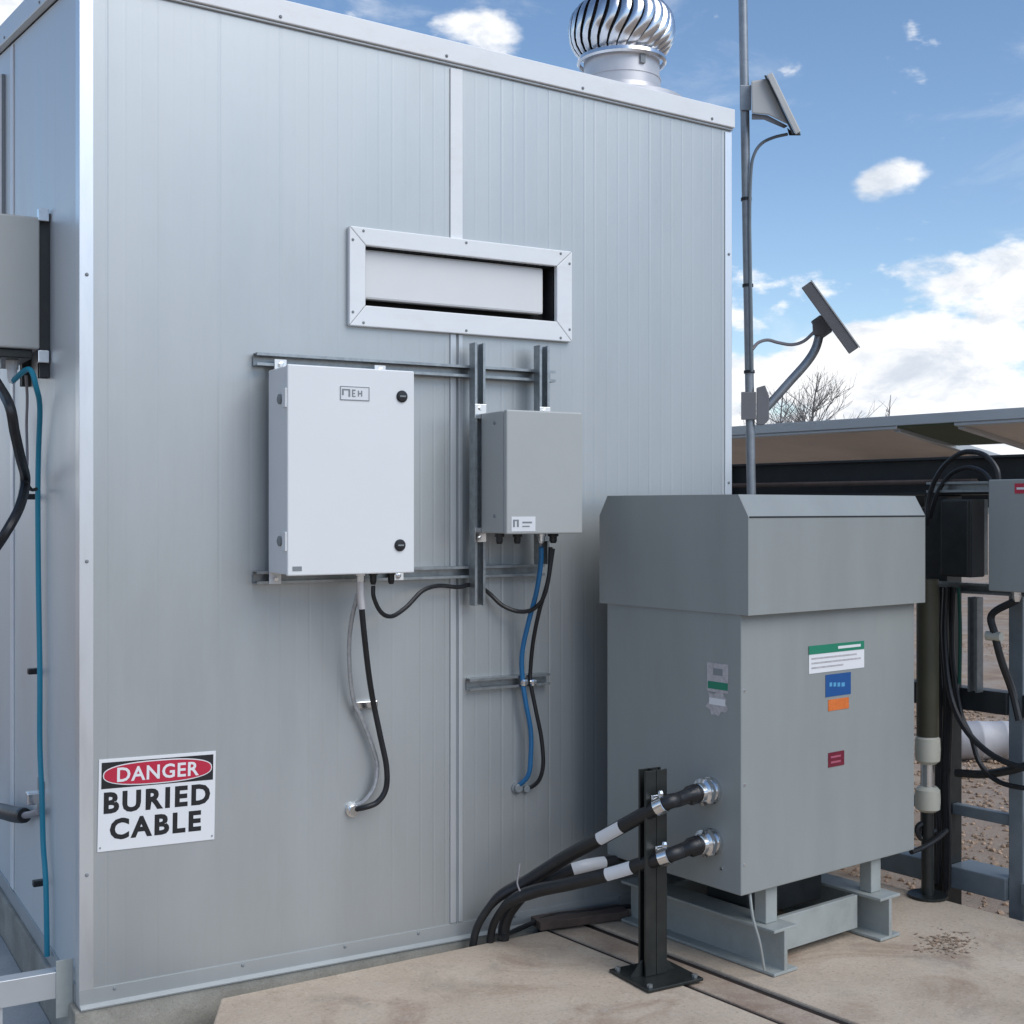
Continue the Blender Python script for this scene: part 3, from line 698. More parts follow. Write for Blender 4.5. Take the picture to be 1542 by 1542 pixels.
def grey_cabinet():
    off = 0.275; c = [on_front(*p, off) for p in ((763, 617), (878, 621), (877, 802), (763, 806))]
    x0 = (c[0].x + c[3].x) / 2; x1 = (c[1].x + c[2].x) / 2; z1 = (c[0].z + c[1].z) / 2; z0 = (c[2].z + c[3].z) / 2
    print('grey box', x1 - x0, z1 - z0)
    T = thing('wall_cabinet', 'small grey junction cabinet mounted on upright struts under the vent frame', 'cabinet', ((x0 + x1) / 2, YW - 0.1, z0))
    yf, yb = YW - off, YW - 0.0945
    build(MB().box((x0 + 0.002, yf + 0.0265, z0 + 0.002), (x1 - 0.002, yb, z1 - 0.002)), 'body', 'grey_box', T, bevel=0.004)
    build(MB().box((x0 + 0.005, yf + 0.0225, z0 + 0.005), (x1 - 0.005, yf + 0.0265, z1 - 0.005)), 'seal', 'dark_gap', T)
    D = build(MB().box((x0, yf, z0), (x1, yf + 0.0225, z1)), 'door', 'grey_box', T, bevel=0.005)
    a = on_front(770, 778, off); b = on_front(806, 800, off)
    n = build(MB().box((a.x, yf - 0.0014, b.z), (b.x, yf - 0.0002, a.z)), 'nameplate', 'tag_white', D)
    w = b.x - a.x; h = a.z - b.z; mk = MB()
    def r(u0, u1, v0, v1): mk.box((a.x + u0 * w, yf - 0.0022, b.z + v0 * h), (a.x + u1 * w, yf - 0.0016, b.z + v1 * h))
    r(.06, .14, .3, .8); r(.14, .30, .7, .8); r(.22, .30, .3, .7); r(.45, .85, .55, .66); r(.45, .75, .3, .38)
    build(mk, 'plate_print', 'print_grey', n)
    for dz in (0.06, z1 - z0 - 0.04):
        build(MB().lathe([(0.007, 0), (0.006, 0.003)], (x0 + 0.002, YW - 0.19, z0 + dz), axis=(-1, 0, 0), seg=12), 'side_plug', 'print_grey', T)
    # top and bottom mounting tabs on the two uprights
    for x in (SX1, SX2):
        for z, s in ((z1, 1), (z0, -1)):
            tb = build(MB().box((x - 0.022, YW - 0.0942, min(z - s * 0.02, z + s * 0.03)), (x + 0.022, YW - 0.0908, max(z - s * 0.02, z + s * 0.03))), 'mounting_tab', 'bright_steel', T, bevel=0.001)
            build(MB().lathe([(0.008, 0), (0.008, 0.006)], (x, YW - 0.0944, z + s * 0.016), axis=(0, -1, 0), seg=6), 'bolt', 'bright_steel', tb)
    for px, m, rr in ((752, 'lock_black', 0.014), (779, 'lock_black', 0.014), (815, 'bright_steel', 0.014), (833, 'lock_black', 0.016)):
        q = on_front(px, 808, 0.18)
        build(MB().lathe([(rr * 1.2, 0.0), (rr * 1.2, -0.012), (rr * 0.85, -0.013), (rr * 0.85, -0.028), (rr * 0.6, -0.036)][::-1], (q.x, YW - 0.18, z0 + 0.0015), seg=12), 'gland', m, T)
    return z0
GZ0 = grey_cabinet()

def cable(pts, r, label, m='black_cable', name='cable', group=None, n=8, seg=8, cat='cable'):
    mb = MB().tube(cr(pts, n), r, seg); o = build(mb, name, m, smooth=True); return tag(o, label, cat, group)
def fp(px, py, off): return on_front(px, py, off)
def wall_cables():
    # flexible conduit hanging below the white cabinet
    T = thing('flexible_conduit', 'black flexible conduit hanging from the white cabinet and entering the wall', 'conduit', fp(530, 1218, 0.0))
    P = [fp(543, 893, .15), fp(545, 920, .15), fp(550, 970, .13), fp(556, 1020, .10), fp(563, 1062, .065), fp(573, 1110, .06), fp(582, 1155, .06), fp(581, 1188, .055), fp(568, 1208, .05), fp(548, 1216, .04), fp(530, 1219, .002)]
    build(MB().tube(cr(P, 10), 0.0095, 10), 'hose', 'black_cable', T, smooth=True)
    build(MB().tube(cr([fp(539, 895, .14), fp(531, 925, .11), fp(526, 965, .07), fp(527, 1015, .05), fp(533, 1056, .035), fp(546, 1085, .03), fp(560, 1122, .03), fp(568, 1152, .03), fp(564, 1184, .03), fp(549, 1206, .02), fp(533, 1214, .004)], 10), 0.0078, 8), 'earth_lead', 'silver_hose', T, smooth=True)
    a, b = fp(530, 1219, .002), fp(530, 1219, .02)
    build(MB().lathe([(0.024, 0.0), (0.024, 0.008), (0.017, 0.009), (0.017, 0.022)], fp(530, 1219, 0.0005), axis=(-0.0, -1, 0), seg=16), 'wall_gland', 'bright_steel', T)
    c = fp(551, 1060, 0.0); build(MB().box((c.x - 0.045, YW - 0.02, c.z - 0.012), (c.x + 0.035, YW - 0.0025, c.z + 0.012)), 'saddle', 'bright_steel', T, bevel=0.003)
    build(MB().tube([fp(543, 862, .15), fp(543, 893, .15), fp(545, 917, .15)], 0.0135, 12), 'ferrule', 'neck_steel', T, smooth=True)
    # loop between the two cabinets
    cable([fp(562, 882, .15), fp(563, 900, .15), fp(574, 922, .14), fp(590, 928, .12), fp(612, 914, .10), fp(636, 890, .085), fp(660, 882, .07), fp(690, 884, .06), fp(715, 880, .04), fp(736, 893, .03), fp(757, 912, .05), fp(783, 921, .08), fp(806, 915, .12), fp(822, 890, .16), fp(833, 826, .18)], 0.0075,
          'black cable looping under the struts from white cabinet to grey cabinet')
    # blue and black pair below the grey cabinet
    cable([fp(815, 824, .18), fp(814, 852, .16), fp(807, 895, .12), fp(795, 940, .08), fp(786, 985, .05), fp(787, 1025, .043), fp(792, 1060, .05), fp(799, 1100, .05), fp(799, 1140, .05), fp(795, 1168, .04), fp(778, 1186, .002)], 0.0088,
          'blue cable running from the grey cabinet down into the wall', 'blue_cable')
    cable([fp(829, 824, .18), fp(826, 870, .16), fp(812, 920, .12), fp(803, 965, .07), fp(799, 1005, .045), fp(799, 1028, .043), fp(807, 1070, .05), fp(815, 1110, .055), fp(818, 1148, .055), fp(813, 1172, .045), fp(802, 1184, .02), fp(790, 1187, .002)], 0.0075,
          'black cable beside the blue one running from the grey cabinet into the wall')
    for px, py, r, nm in ((778, 1186, 0.016, 'blue cable'), (790, 1187, 0.013, 'thin black cable beside the blue one')):
        o = build(MB().lathe([(r * 1.4, 0.0006), (r * 1.4, 0.006), (r, 0.007), (r, 0.018), (r * 0.8, 0.02)], fp(px, py, 0.0), axis=(0, -1, 0), seg=14), 'wall_gland', 'print_grey'); tag(o, 'grey wall gland where the %s enters the wall' % nm, 'gland')
    for px in (787, 800):
        c = fp(px, 1027, 0.034); o = build(MB().lathe([(0.012, 0), (0.014, 0.006), (0.014, 0.016), (0.012, 0.022)], Vector((c.x, YW - 0.045, c.z - 0.011)), seg=12), 'cable_clamp', 'bright_steel')
        tag(o, 'small bright clamp on the short strut round the ' + ('blue cable' if px == 787 else 'thin black cable'), 'clamp')
wall_cables()

# ================================================================== LEFT SIDE CABINET AND CABLES
def side_cabinet():
    p = on_left(77, 430, 0.0); y = p.y                        # near side of the cabinet
    a = on_plane(60, 327, Vector((0, y, 0)), FY); b = on_plane(60, 526, Vector((0, y, 0)), FY)
    x1 = a.x; z1, z0 = a.z, b.z
    print('side cab', XW - x1, z0, z1, y - YW)
    T = thing('side_cabinet', 'grey cabinet mounted on the side wall round the shelter corner', 'cabinet', (x1 - 0.12, y + 0.2, z0))
    build(MB().box((x1 - 0.22, y, z0), (x1, y + 0.42, z1)), 'body', 'grey_box', T, bevel=0.006)
    build(MB().box((x1 - 0.25, y - 0.004, z0 - 0.004), (x1 - 0.225, y + 0.424, z1 + 0.004)), 'door', 'grey_box', T, bevel=0.005)
    build(MB().box((x1 - 0.2, y + 0.02, z0 - 0.03), (x1 - 0.02, y + 0.4, z0 - 0.0005)), 'gland_plate', 'black_steel', T, bevel=0.004)
    for yy in (y + 0.02, y + 0.36):
        s = build(strut_mesh((XW - 0.0008, yy + 0.02, z0 - 0.09), (XW - 0.0008, yy + 0.02, z1 + 0.02), (-1, 0, 0), d=XW - x1 - 0.004), 'back_strut', 'frame_dark', T)
    for z in (z1 + 0.012, z0 - 0.02):
        build(MB().box((x1 - 0.006, y - 0.002, z - 0.024), (XW - 0.006, y + 0.018, z + 0.018)), 'mounting_lug', 'bright_steel', T, bevel=0.003)
    for dx, dy in ((0.13, 0.06), (0.07, 0.10), (0.17, 0.16)):
        build(MB().lathe([(0.011, -0.075), (0.016, -0.055), (0.016, -0.03), (0.020, -0.03), (0.020, 0.0)], (x1 - dx, y + dy, z0 - 0.0305), seg=14), 'gland', 'tag_white', T)
    return x1, y, z0
CX1, CY1, CZ0 = side_cabinet()
def side_cables():
    L = on_left
    cable([Vector((CX1 - 0.07, CY1 + 0.10, CZ0 - 0.10)), L(44, 556, .07), L(55, 585, .05), L(60, 615, .03), L(58, 680, .022), L(57, 750, .022), L(58, 880, .022), L(60, 1010, .022), L(60, 1120, .022), L(63, 1195, .024), L(65, 1270, .022), L(69, 1330, .022), L(71, 1440, .02)], 0.009,
          'teal cable running straight down the side wall under the grey cabinet', 'teal_cable')
    cable([Vector((CX1 - 0.13, CY1 + 0.06, CZ0 - 0.10)), L(14, 610, .16), L(22, 650, .14), L(31, 690, .11), L(38, 722, .07), L(30, 762, .10), L(10, 800, .15), L(-20, 845, .2)], 0.017,
          'thick black cable sagging below the cabinet on the side wall')
    cable([L(38, 724, .075), L(47, 737, .05), L(56, 736, .03)], 0.006, 'thin black tie lead between the sagging cable and the teal cable')
    c = L(0, 1225, .03)
    T = thing('cable_elbow', 'black rubber cable end reaching the clip low on the side wall', 'cable', L(30, 1240, 0))
    build(MB().tube(cr([L(-40, 1215, .12), L(0, 1221, .07), L(20, 1226, .05), L(37, 1228, .03)], 8), [0.028] * 24 + [0.026], 12), 'sleeve', 'black_cable', T, smooth=True)
    build(MB().tube(cr([L(34, 1228, .03), L(48, 1226, .03), L(58, 1222, .03)], 6), 0.012, 10), 'stub', 'grey_cable', T, smooth=True)
    for i, (px, py) in enumerate(((57, 748), (61, 1010), (69, 1328))):
        p = L(px, py, 0.0); o = build(MB().box((XW - 0.042, p.y - 0.014, p.z - 0.010), (XW - 0.0008, p.y + 0.014, p.z + 0.010)), 'cable_clip', 'lock_black', bevel=0.003)
        tag(o, ('dark clip on the teal cable just below the thin tie lead', 'dark clip halfway down the teal cable above the galvanised bracket', 'dark clip on the teal cable below the galvanised bracket')[i], 'clip', 'clips along the teal cable')
    p = L(63, 1200, 0.0); o = thing('wall_bracket', 'galvanised bracket holding the teal cable low on the side wall', 'bracket', p)
    build(MB().box((XW - 0.006, p.y - 0.05, p.z - 0.07), (XW - 0.0008, p.y + 0.05, p.z + 0.06)), 'plate', 'galvanised', o, bevel=0.002)
    build(MB().box((XW - 0.05, p.y - 0.022, p.z - 0.02), (XW - 0.0064, p.y + 0.022, p.z + 0.02)), 'clamp_block', 'bright_steel', o, bevel=0.004)
    # round pull ring hanging beside the gland
    pl = L(40, 560, .04)
    K = [L(39, 565, .05), L(41, 600, .04), L(40, 640, .02), L(41, 690, .03), L(39, 722, .05)]
    cable(K, 0.005, 'thin grey lead hanging behind the thick cable on the side wall', 'grey_cable')
side_cables()

# ================================================================== TRANSFORMER
def ibeam(x0, x1, z0, z1, y0, y1, m=TM, tf=0.010, tw=0.008):
    xm = (x0 + x1) / 2
    p = [(x0, z0), (x1, z0), (x1, z0 + tf), (xm + tw, z0 + tf), (xm + tw, z1 - tf), (x1, z1 - tf), (x1, z1), (x0, z1), (x0, z1 - tf), (xm - tw, z1 - tf), (xm - tw, z0 + tf), (x0, z0 + tf)]
    return MB().prism([m @ Vector((a, y0, b)) for a, b in p], (m.to_3x3() @ Vector((0, y1 - y0, 0))))
def transformer():
    W, D, ZE, ZH = 0.914, 0.628, 0.276, 1.163
    T = thing('pad_transformer', 'grey pad mounted transformer cabinet with overhanging hood and steel base', 'transformer', t2w(W / 2, D / 2, 0), TH)
    build(MB().box((0, 0, ZE), (W, D, 1.40), TM), 'enclosure', 'transformer_grey', T, bevel=0.004)
    # hood: folded roof with chamfered front and back
    o = 0.034; zt, zc = 1.543, 1.473; ch = 0.042; s = 0.012
    prof = [(-o, ZH), (-o, zc), (-o + ch, zt), (D + o - ch, zt), (D + o, zc), (D + o, ZH), (D + o - 0.003, ZH), (D + o - 0.003, zc - 0.002), (D + o - ch, zt - 0.004), (-o + ch, zt - 0.004), (-o + 0.003, zc - 0.002), (-o + 0.003, ZH)]
    H = build(MB().prism([TM @ Vector((-0.002, y, z)) for y, z in prof], TU * (W + s + 0.002)), 'hood', 'transformer_grey', T)
    for x0, x1 in ((-0.005, -0.0022), (W + s + 0.0002, W + s + 0.003)):
        pr = [(-o, ZH), (-o, zc), (-o + ch, zt), (D + o - ch, zt), (D + o, zc), (D + o, ZH)]
        build(MB().prism([TM @ Vector((x0, y, z)) for y, z in pr], TU * (x1 - x0)), 'hood_end', 'transformer_grey', H)
    build(MB().box((0.0, -o - 0.0015, zc - 0.004), (W + s, -o - 0.0002, zc + 0.001), TM), 'hood_seam', 'dark_gap', H)
    build(MB().box((0.002, -o + 0.004, ZH + 0.006), (W - 0.002, -0.001, ZH + 0.02), TM), 'hood_gap_bar', 'dark_gap', H)  # near-black bar filling the gap behind the hood's lower front edge
    # base: two long I-beams, cross channels, four posts
    for x in (0.123, 0.123 + 0.552):
        build(ibeam(x, x + 0.113, 0.002, 0.15, -0.03, D + 0.06), 'base_beam', 'base_steel_grey', T, bevel=0.002)
    for y in (0.06, D - 0.08):
        build(MB().box((0.2445, y, 0.03), (0.6665, y + 0.02, 0.145), TM), 'cross_channel', 'base_steel_grey', T, bevel=0.002)
    for x in (0.152, 0.152 + 0.552):
        for y in (0.03, D - 0.09):
            build(MB().box((x, y, 0.1505), (x + 0.055, y + 0.05, ZE - 0.0005), TM), 'post', 'base_steel_grey', T, bevel=0.003)
    build(MB().box((0.26, 0.2, 0.10), (0.65, 0.4, ZE - 0.001), TM), 'drain_sump', 'frame_dark', T, bevel=0.01)
    # front stickers
    def stick(a, b, name, m, on, n, off, th=0.001, parent=T, shear=None):
        p = on(*a, off); q2 = on(a[0], b[1], off); r = on(*b, off); p2 = Vector((r.x, r.y, p.z)); q = Vector((r.x, r.y, q2.z))   # heights are read at the left edge
        return build(MB().prism([p, p2, q, q2], n * th), name, m, parent)
    nf = -TW; nl = -TU
    S = stick((1218, 973), (1301, 1015), 'rating_sticker', 'sign_white', on_tf, nf, 0.0006)
    stick((1218, 973), (1301, 986), 'green_band', 'sticker_green', on_tf, nf, 0.002, parent=S)
    stick((1262, 973), (1296, 977), 'band_print', 'tag_white', on_tf, nf, 0.0034, 0.0005, parent=S)
    for k, (a, b) in enumerate(((1222, 1290), (1222, 1296), (1222, 1270))):
        stick((a, 991 + k * 7), (b, 993.5 + k * 7), 'print_line', 'torn_paper', on_tf, nf, 0.002, 0.0005, parent=S)
    S = stick((1243, 1016.5), (1281, 1050), 'blue_sticker', 'sticker_blue', on_tf, nf, 0.0006)
    for a, b in ((1249, 1253), (1255, 1259), (1261, 1265), (1267, 1272)):
        stick((a, 1028), (b, 1034), 'sticker_print', 'sticker_lightblue', on_tf, nf, 0.002, 0.0005, parent=S)
    stick((1247, 1054), (1278, 1071), 'orange_sticker', 'sticker_orange', on_tf, nf, 0.0006)
    S = stick((1247, 1134), (1271, 1156), 'red_sticker', 'sticker_red', on_tf, nf, 0.0006)
    stick((1251, 1139), (1266, 1142), 'sticker_print', 'sticker_pink', on_tf, nf, 0.002, 0.0005, parent=S)
    stick((1251, 1147), (1266, 1150), 'sticker_print', 'sticker_pink', on_tf, nf, 0.002, 0.0005, parent=S)
    # side stickers
    S = stick((1065, 997), (1097, 1040), 'side_sticker', 'torn_paper', on_tl, nl, 0.0006)
    stick((1066, 1025), (1096, 1036), 'green_band', 'sticker_green', on_tl, nl, 0.002, 0.0005, parent=S)
    stick((1074, 1006), (1088, 1016), 'sticker_print', 'print_grey', on_tl, nl, 0.002, 0.0005, parent=S)
    mb = MB(); rs = random.Random(3); K = []
    c = on_tl(1080, 1058, 0.0006)
    for k in range(18):
        t = 2 * math.pi * k / 18; rr = 0.046 * (0.6 + 0.55 * rs.random()); K.append(c + TW * (-rr * math.cos(t)) * 1.05 + FZ * rr * math.sin(t))
    mb.prism(K, nl * 0.0006); build(mb, 'torn_sticker', 'torn_paper', T)
    stick((1068, 1050), (1092, 1060), 'torn_paper', 'tag_white', on_tl, nl, 0.0014, 0.0005)
    # tiny screws along the front edge
    for py in (1040, 1182, 1302):
        p = on_tf(1121, py, 0.0); build(MB().lathe([(0.005, 0), (0.004, 0.003)], p, axis=nf, seg=8), 'screw', 'bright_steel', T)
    p = on_tl(1087, 1308, 0.0); build(MB().lathe([(0.006, 0), (0.005, 0.004)], p, axis=nl, seg=8), 'screw', 'bright_steel', T)
    # cable glands on the left side
    g = []
    for px, py in ((1072, 1190), (1074, 1267)):
        p = on_tl(px, py, 0.0)
        G = build(MB().lathe([(0.044, 0.0), (0.044, 0.010), (0.036, 0.011), (0.036, 0.026), (0.043, 0.028), (0.043, 0.046), (0.033, 0.052), (0.031, 0.066), (0.026, 0.068)], p, axis=nl, seg=28), 'gland', 'bright_steel', T, smooth=True)
        build(MB().lathe([(0.047, 0.029), (0.047, 0.040)], p, axis=nl, seg=6), 'gland_nut', 'bright_steel', G)
        g.append(p + nl * 0.066)
    # earth strap to the beam
    build(MB().tube(cr([t2w(0.06, 0.02, 0.29), t2w(0.055, 0.0, 0.2), t2w(0.075, -0.01, 0.12), t2w(0.11, 0.0, 0.02)], 6), 0.005, 6), 'earth_lead', 'base_steel_grey', T, smooth=True)
    return g
GL = transformer()

# ================================================================== CABLE POST AND POWER CABLES
def cable_post():
    c = vw(0.450, 4.165); T = thing('cable_post', 'black steel post on a square base plate carrying the two power cables', 'post', (c.x, c.y, 0))
    h = 0.665; b = 0.021
    for sx in (-1, 1):
        M = strut_mesh((c.x + sx * 0.0008, c.y, 0.013), (c.x + sx * 0.0008, c.y, h), (sx, 0, 0)); build(M, 'channel', 'black_steel', T, bevel=0.001)
    build(MB().box((c.x - 0.10, c.y - 0.115, 0.002), (c.x + 0.115, c.y + 0.10, 0.012)), 'base_plate', 'black_steel', T, bevel=0.002)
    for sx in (-1, 1):
        build(MB().prism([(c.x + sx * 0.042, c.y - 0.004, 0.0125), (c.x + sx * 0.085, c.y - 0.004, 0.0125), (c.x + sx * 0.042, c.y - 0.004, 0.06)], (0, 0.008, 0)), 'gusset', 'black_steel', T)
    for dx, dy in ((-0.08, -0.095), (0.095, -0.095), (-0.08, 0.08), (0.095, 0.08)):
        build(MB().lathe([(0.010, 0), (0.010, 0.008), (0.005, 0.010)], (c.x + dx, c.y + dy, 0.0122), seg=6), 'anchor_bolt', 'galvanised', T)
    return c
PC = cable_post()
def half_sleeve(seg, rad, span=55, ns=6):
    mb = MB()
    for k, p in enumerate(seg):
        t = (seg[min(k + 1, len(seg) - 1)] - seg[max(k - 1, 0)]).normalized(); out = (EYE - p); out = (out - t * out.dot(t)).normalized()
        s2 = t.cross(out)
        for j in range(ns + 1):
            an = R(-span + 2 * span * j / ns); mb.v.append(p + (out * math.cos(an) + s2 * math.sin(an)) * rad)
    for k in range(len(seg) - 1):
        for j in range(ns): a = k * (ns + 1) + j; mb.f.append((a, a + 1, a + ns + 2, a + ns + 1))
    return mb
def power_cables():
    hc = [on_plane(995, 1213, Vector((0, PC.y - 0.052, 0)), FY), on_plane(1001, 1290, Vector((0, PC.y - 0.052, 0)), FY)]
    far = [[(905, 1262, 4.28), (850, 1292, 4.40), (790, 1330, 4.47), (752, 1350, 4.47), (726, 1382, 4.48), (714, 1412, 4.485), (711, 1450, 4.485)],
           [(925, 1314, 4.24), (860, 1330, 4.34), (805, 1342, 4.41), (768, 1358, 4.43), (747, 1384, 4.47), (739, 1410, 4.495), (737, 1450, 4.495)]]
    names = ('upper thick black power cable from the transformer gland over the post to the wall', 'lower thick black power cable from the transformer gland across the post to the wall')
    for i in range(2):
        g = GL[i]; h = hc[i]
        d0 = g - TU * -0.0
        pts = [g + TU * 0.03, g - TU * 0.02, g + (h - g) * 0.5, h] + [at(*q) for q in far[i]]
        T = thing('power_cable', names[i], 'cable', (h.x, h.y, h.z))
        P = cr(pts, 8); n = len(P); r = []
        for k, p in enumerate(P): r.append(0.0235 if k < n * 0.62 else max(0.0135, 0.0235 - 0.010 * (k / n - 0.62) / 0.12))
        build(MB().tube(P, r, 14), 'sheath', 'black_cable', T, smooth=True)
        # boot by the gland
        gd = (h - g).normalized()
        build(MB().lathe([(0.031, 0.0), (0.031, 0.03), (0.027, 0.036)], g + gd * 0.002, axis=gd, seg=16), 'boot', 'lock_black', T, smooth=True)
        # white tag sleeve
        ta, tb = ((908, 1262), (942, 1240)) if i == 0 else ((917, 1318), (953, 1304))
        qa = min(P, key=lambda p: abs(proj(p)[0] - ta[0])); qb = min(P, key=lambda p: abs(proj(p)[0] - tb[0]))
        ia, ib = P.index(qa), P.index(qb); seg = [P[k] for k in range(min(ia, ib), max(ia, ib) + 1)]
        if len(seg) < 2: seg = [P[ib], P[ib + 1]]
        # tag: curved half sleeve facing up and towards the yard
        mb = half_sleeve(seg, 0.0252)
        build(mb, 'marker_tag', 'tag_white', T, smooth=True)
        # bright clamp on the post
        C = thing('cable_clamp', ('upper' if i == 0 else 'lower') + ' bright saddle clamp fixing a power cable to the black post', 'clamp', (h.x, h.y, h.z - 0.03))
        t = (pts[4] - pts[2]).normalized()
        build(MB().lathe([(0.0255, -0.017), (0.0285, -0.016), (0.0285, 0.016), (0.0255, 0.017)], h, axis=t, seg=24, cap=False), 'band', 'bright_steel', C, smooth=True)
        build(MB().box((h.x - 0.016, h.y + 0.0262, h.z - 0.028), (h.x + 0.016, h.y + 0.031, h.z + 0.028)), 'foot', 'bright_steel', C, bevel=0.002)
        build(MB().lathe([(0.009, 0), (0.009, 0.012), (0.006, 0.02)], h + FZ * 0.0275, seg=6), 'bolt', 'bright_steel', C)
    # third cable behind, with its own tag
    P = cr([at(960, 1292, 4.62), at(925, 1297, 4.56), at(880, 1304, 4.50), at(835, 1320, 4.50), at(800, 1338, 4.50), at(775, 1362, 4.51), at(760, 1392, 4.52), at(757, 1445, 4.52)], 8)
    T = thing('power_cable', 'black cable with a broad white tag running behind the two power cables', 'cable', at(835, 1320, 4.5))
    build(MB().tube(P, 0.021, 12), 'sheath', 'black_cable', T, smooth=True)
    q = [p for p in P if 862 < proj(p)[0] < 912]
    build(half_sleeve(q, 0.0225, 70), 'marker_tag', 'sign_white', T, smooth=True)
    # brown support board and block below the cables
    a, b = on_z(806, 1372, 0.06), on_z(925, 1352, 0.06)
    a, b = on_z(806, 1384, 0.034), on_z(940, 1366, 0.034)
    d = (b - a).normalized(); s = d.cross(FZ).normalized(); u = s.cross(d)
    T = thing('cable_support', 'brown board lying on the slab under the power cables beside the wall', 'support', (a.x, a.y, 0))
    build(MB().prism([a - s * 0.045, b - s * 0.045, b + s * 0.045, a + s * 0.045], u * -0.03), 'board', 'rust_wood', T, bevel=0.003)
    # cable tie tail
    cable([at(783, 1300, 4.42), at(781, 1315, 4.41), at(779, 1330, 4.40), at(783, 1342, 4.39)], 0.003, 'upright grey tie tail round the power cables near the wall', 'grey_cable')
    # thin ground wire along the wall foot
    cable([on_z(752, 1412, .02), on_z(790, 1395, .02), on_z(830, 1380, .03), on_z(880, 1374, .03), on_z(935, 1366, .03), on_z(990, 1362, .03)], 0.009, 'thin black wire lying on the slab along the wall foot')
def proj(p):
    d = Vector(p) - EYE; z = d.dot(VV); return CX + F * d.dot(RV) / z, CY - F * d.z / z
power_cables()

# ================================================================== MAST WITH ANTENNA AND SOLAR PANEL
def mast():
    dep = 5.32; k = dep / F
    base = at(1131.5, 745, dep); top = at(1118.0, -40, dep); dirv = (top - base).normalized()
    bot = base + dirv * ((GZ - base.z) / dirv.z)
    T = thing('mast', 'slender grey steel mast standing behind the shelter corner', 'mast', (bot.x, bot.y, GZ))
    build(MB().tube([bot, base, base + dirv * 1.2, top + dirv * 0.25], 0.0185, 14), 'pole', 'mast_steel', T, smooth=True)
    build(MB().box((bot.x - 0.1, bot.y - 0.1, GZ - 0.002), (bot.x + 0.1, bot.y + 0.1, GZ + 0.016)), 'foot_plate', 'mast_steel', T, bevel=0.002)
    for py in (300, 430, 560):
        q = base + dirv * ((at(1120, py, dep).z - base.z) / dirv.z)
        build(MB().lathe([(0.0225, -0.006), (0.0225, 0.006)], q, axis=dirv, seg=16), 'cable_band', 'lock_black', T)
    def mp(px, py, dd=0.0): return at(px, py, dep + dd)
    # --- panel antenna
    A = thing('panel_antenna', 'pale grey wedge backed panel antenna high on the mast', 'antenna', mp(1128, 172))
    V3 = ray(1165, 155).normalized()
    def side_prism(pts, half, name, m, par, bev=0.003, dd=0.0):
        v3 = ray(*pts[0]).normalized()
        return build(MB().prism([mp(*p, dd) - v3 * half for p in pts], v3 * (2 * half)), name, m, par, bevel=bev)
    side_prism([(1131, 122), (1157, 118), (1189, 188), (1156, 172), (1132, 170)], 0.095, 'wedge_housing', 'antenna_grey', A, 0.006)
    side_prism([(1132, 171), (1155, 173.5), (1186, 189.5), (1180, 193), (1150, 180), (1132, 180)], 0.08, 'wedge_underside', 'panel_back', A)
    side_prism([(1154, 113), (1163, 109), (1205, 196), (1197, 201)], 0.13, 'face_panel', 'antenna_grey', A, 0.004)
    side_prism([(1150.5, 114), (1153.5, 113), (1196, 200), (1192, 200)], 0.122, 'seam', 'frame_dark', A, 0.0)
    side_prism([(1185, 192), (1196, 201), (1204, 197), (1206, 204), (1188, 204)], 0.03, 'connector', 'frame_dark', A)
    side_prism([(1114, 128), (1131, 128), (1131, 166), (1114, 166)], 0.03, 'mast_clamp', 'mast_steel', A, 0.003)
    cable([mp(1186, 202, -.01), mp(1165, 207, -.01), mp(1147, 216, -.02), mp(1136, 232, -.025), mp(1131, 258, -.027), mp(1129, 330, -.027), mp(1130, 420, -.027), mp(1131, 520, -.027), mp(1132, 560, -.027)], 0.0065,
          'dark cable dropping from the panel antenna down the mast', 'frame_blue_grey')
    # --- solar panel
    S = thing('photovoltaic_unit', 'small tilted solar panel on a bent arm of the mast', 'solar panel', mp(1145, 640))
    V3 = ray(1250, 478).normalized()
    # panel body: slab with its long edge tilted
    a, b = mp(1216, 429), mp(1286, 526); ax = (b - a).normalized(); nn = Vector(ax.cross(V3)).normalized()
    if nn.z < 0: nn = -nn
    M = frame_m(a, ax, V3, nn); Lh = (b - a).length
    build(MB().box((0, -0.16, -0.026), (Lh, 0.20, 0.018), M), 'frame', 'panel_back', S, bevel=0.003)
    build(MB().box((0.012, -0.148, 0.0182), (Lh - 0.012, 0.188, 0.0205), M), 'cells', 'panel_cells', S)
    build(MB().box((-0.003, -0.163, 0.019), (0.0115, 0.203, 0.024), M), 'rim', 'antenna_grey', S); build(MB().box((Lh - 0.0115, -0.163, 0.019), (Lh + 0.003, 0.203, 0.024), M), 'rim', 'antenna_grey', S)
    build(MB().box((0.012, -0.163, 0.019), (Lh - 0.012, -0.1485, 0.024), M), 'rim', 'antenna_grey', S); build(MB().box((0.012, 0.1885, 0.019), (Lh - 0.012, 0.203, 0.024), M), 'rim', 'antenna_grey', S)
    build(MB().box((Lh * 0.40, -0.05, -0.075), (Lh * 0.66, 0.05, -0.0265), M), 'junction_box', 'panel_back', S, bevel=0.006)
    arm = [mp(1146, 622), mp(1165, 602), mp(1190, 574), mp(1214, 547), mp(1227, 527), mp(1233, 508), mp(1236, 486)]
    build(MB().tube(cr(arm, 8), 0.0185, 12), 'arm', 'mast_steel', S, smooth=True)
    side_prism([(1223, 482), (1247, 474), (1252, 494), (1240, 504), (1224, 505)], 0.04, 'bracket', 'panel_back', S, 0.004)
    side_prism([(1139, 584), (1152, 580), (1158, 596), (1158, 632), (1150, 640), (1139, 640)], 0.03, 'mast_clamp', 'panel_back', S, 0.004)
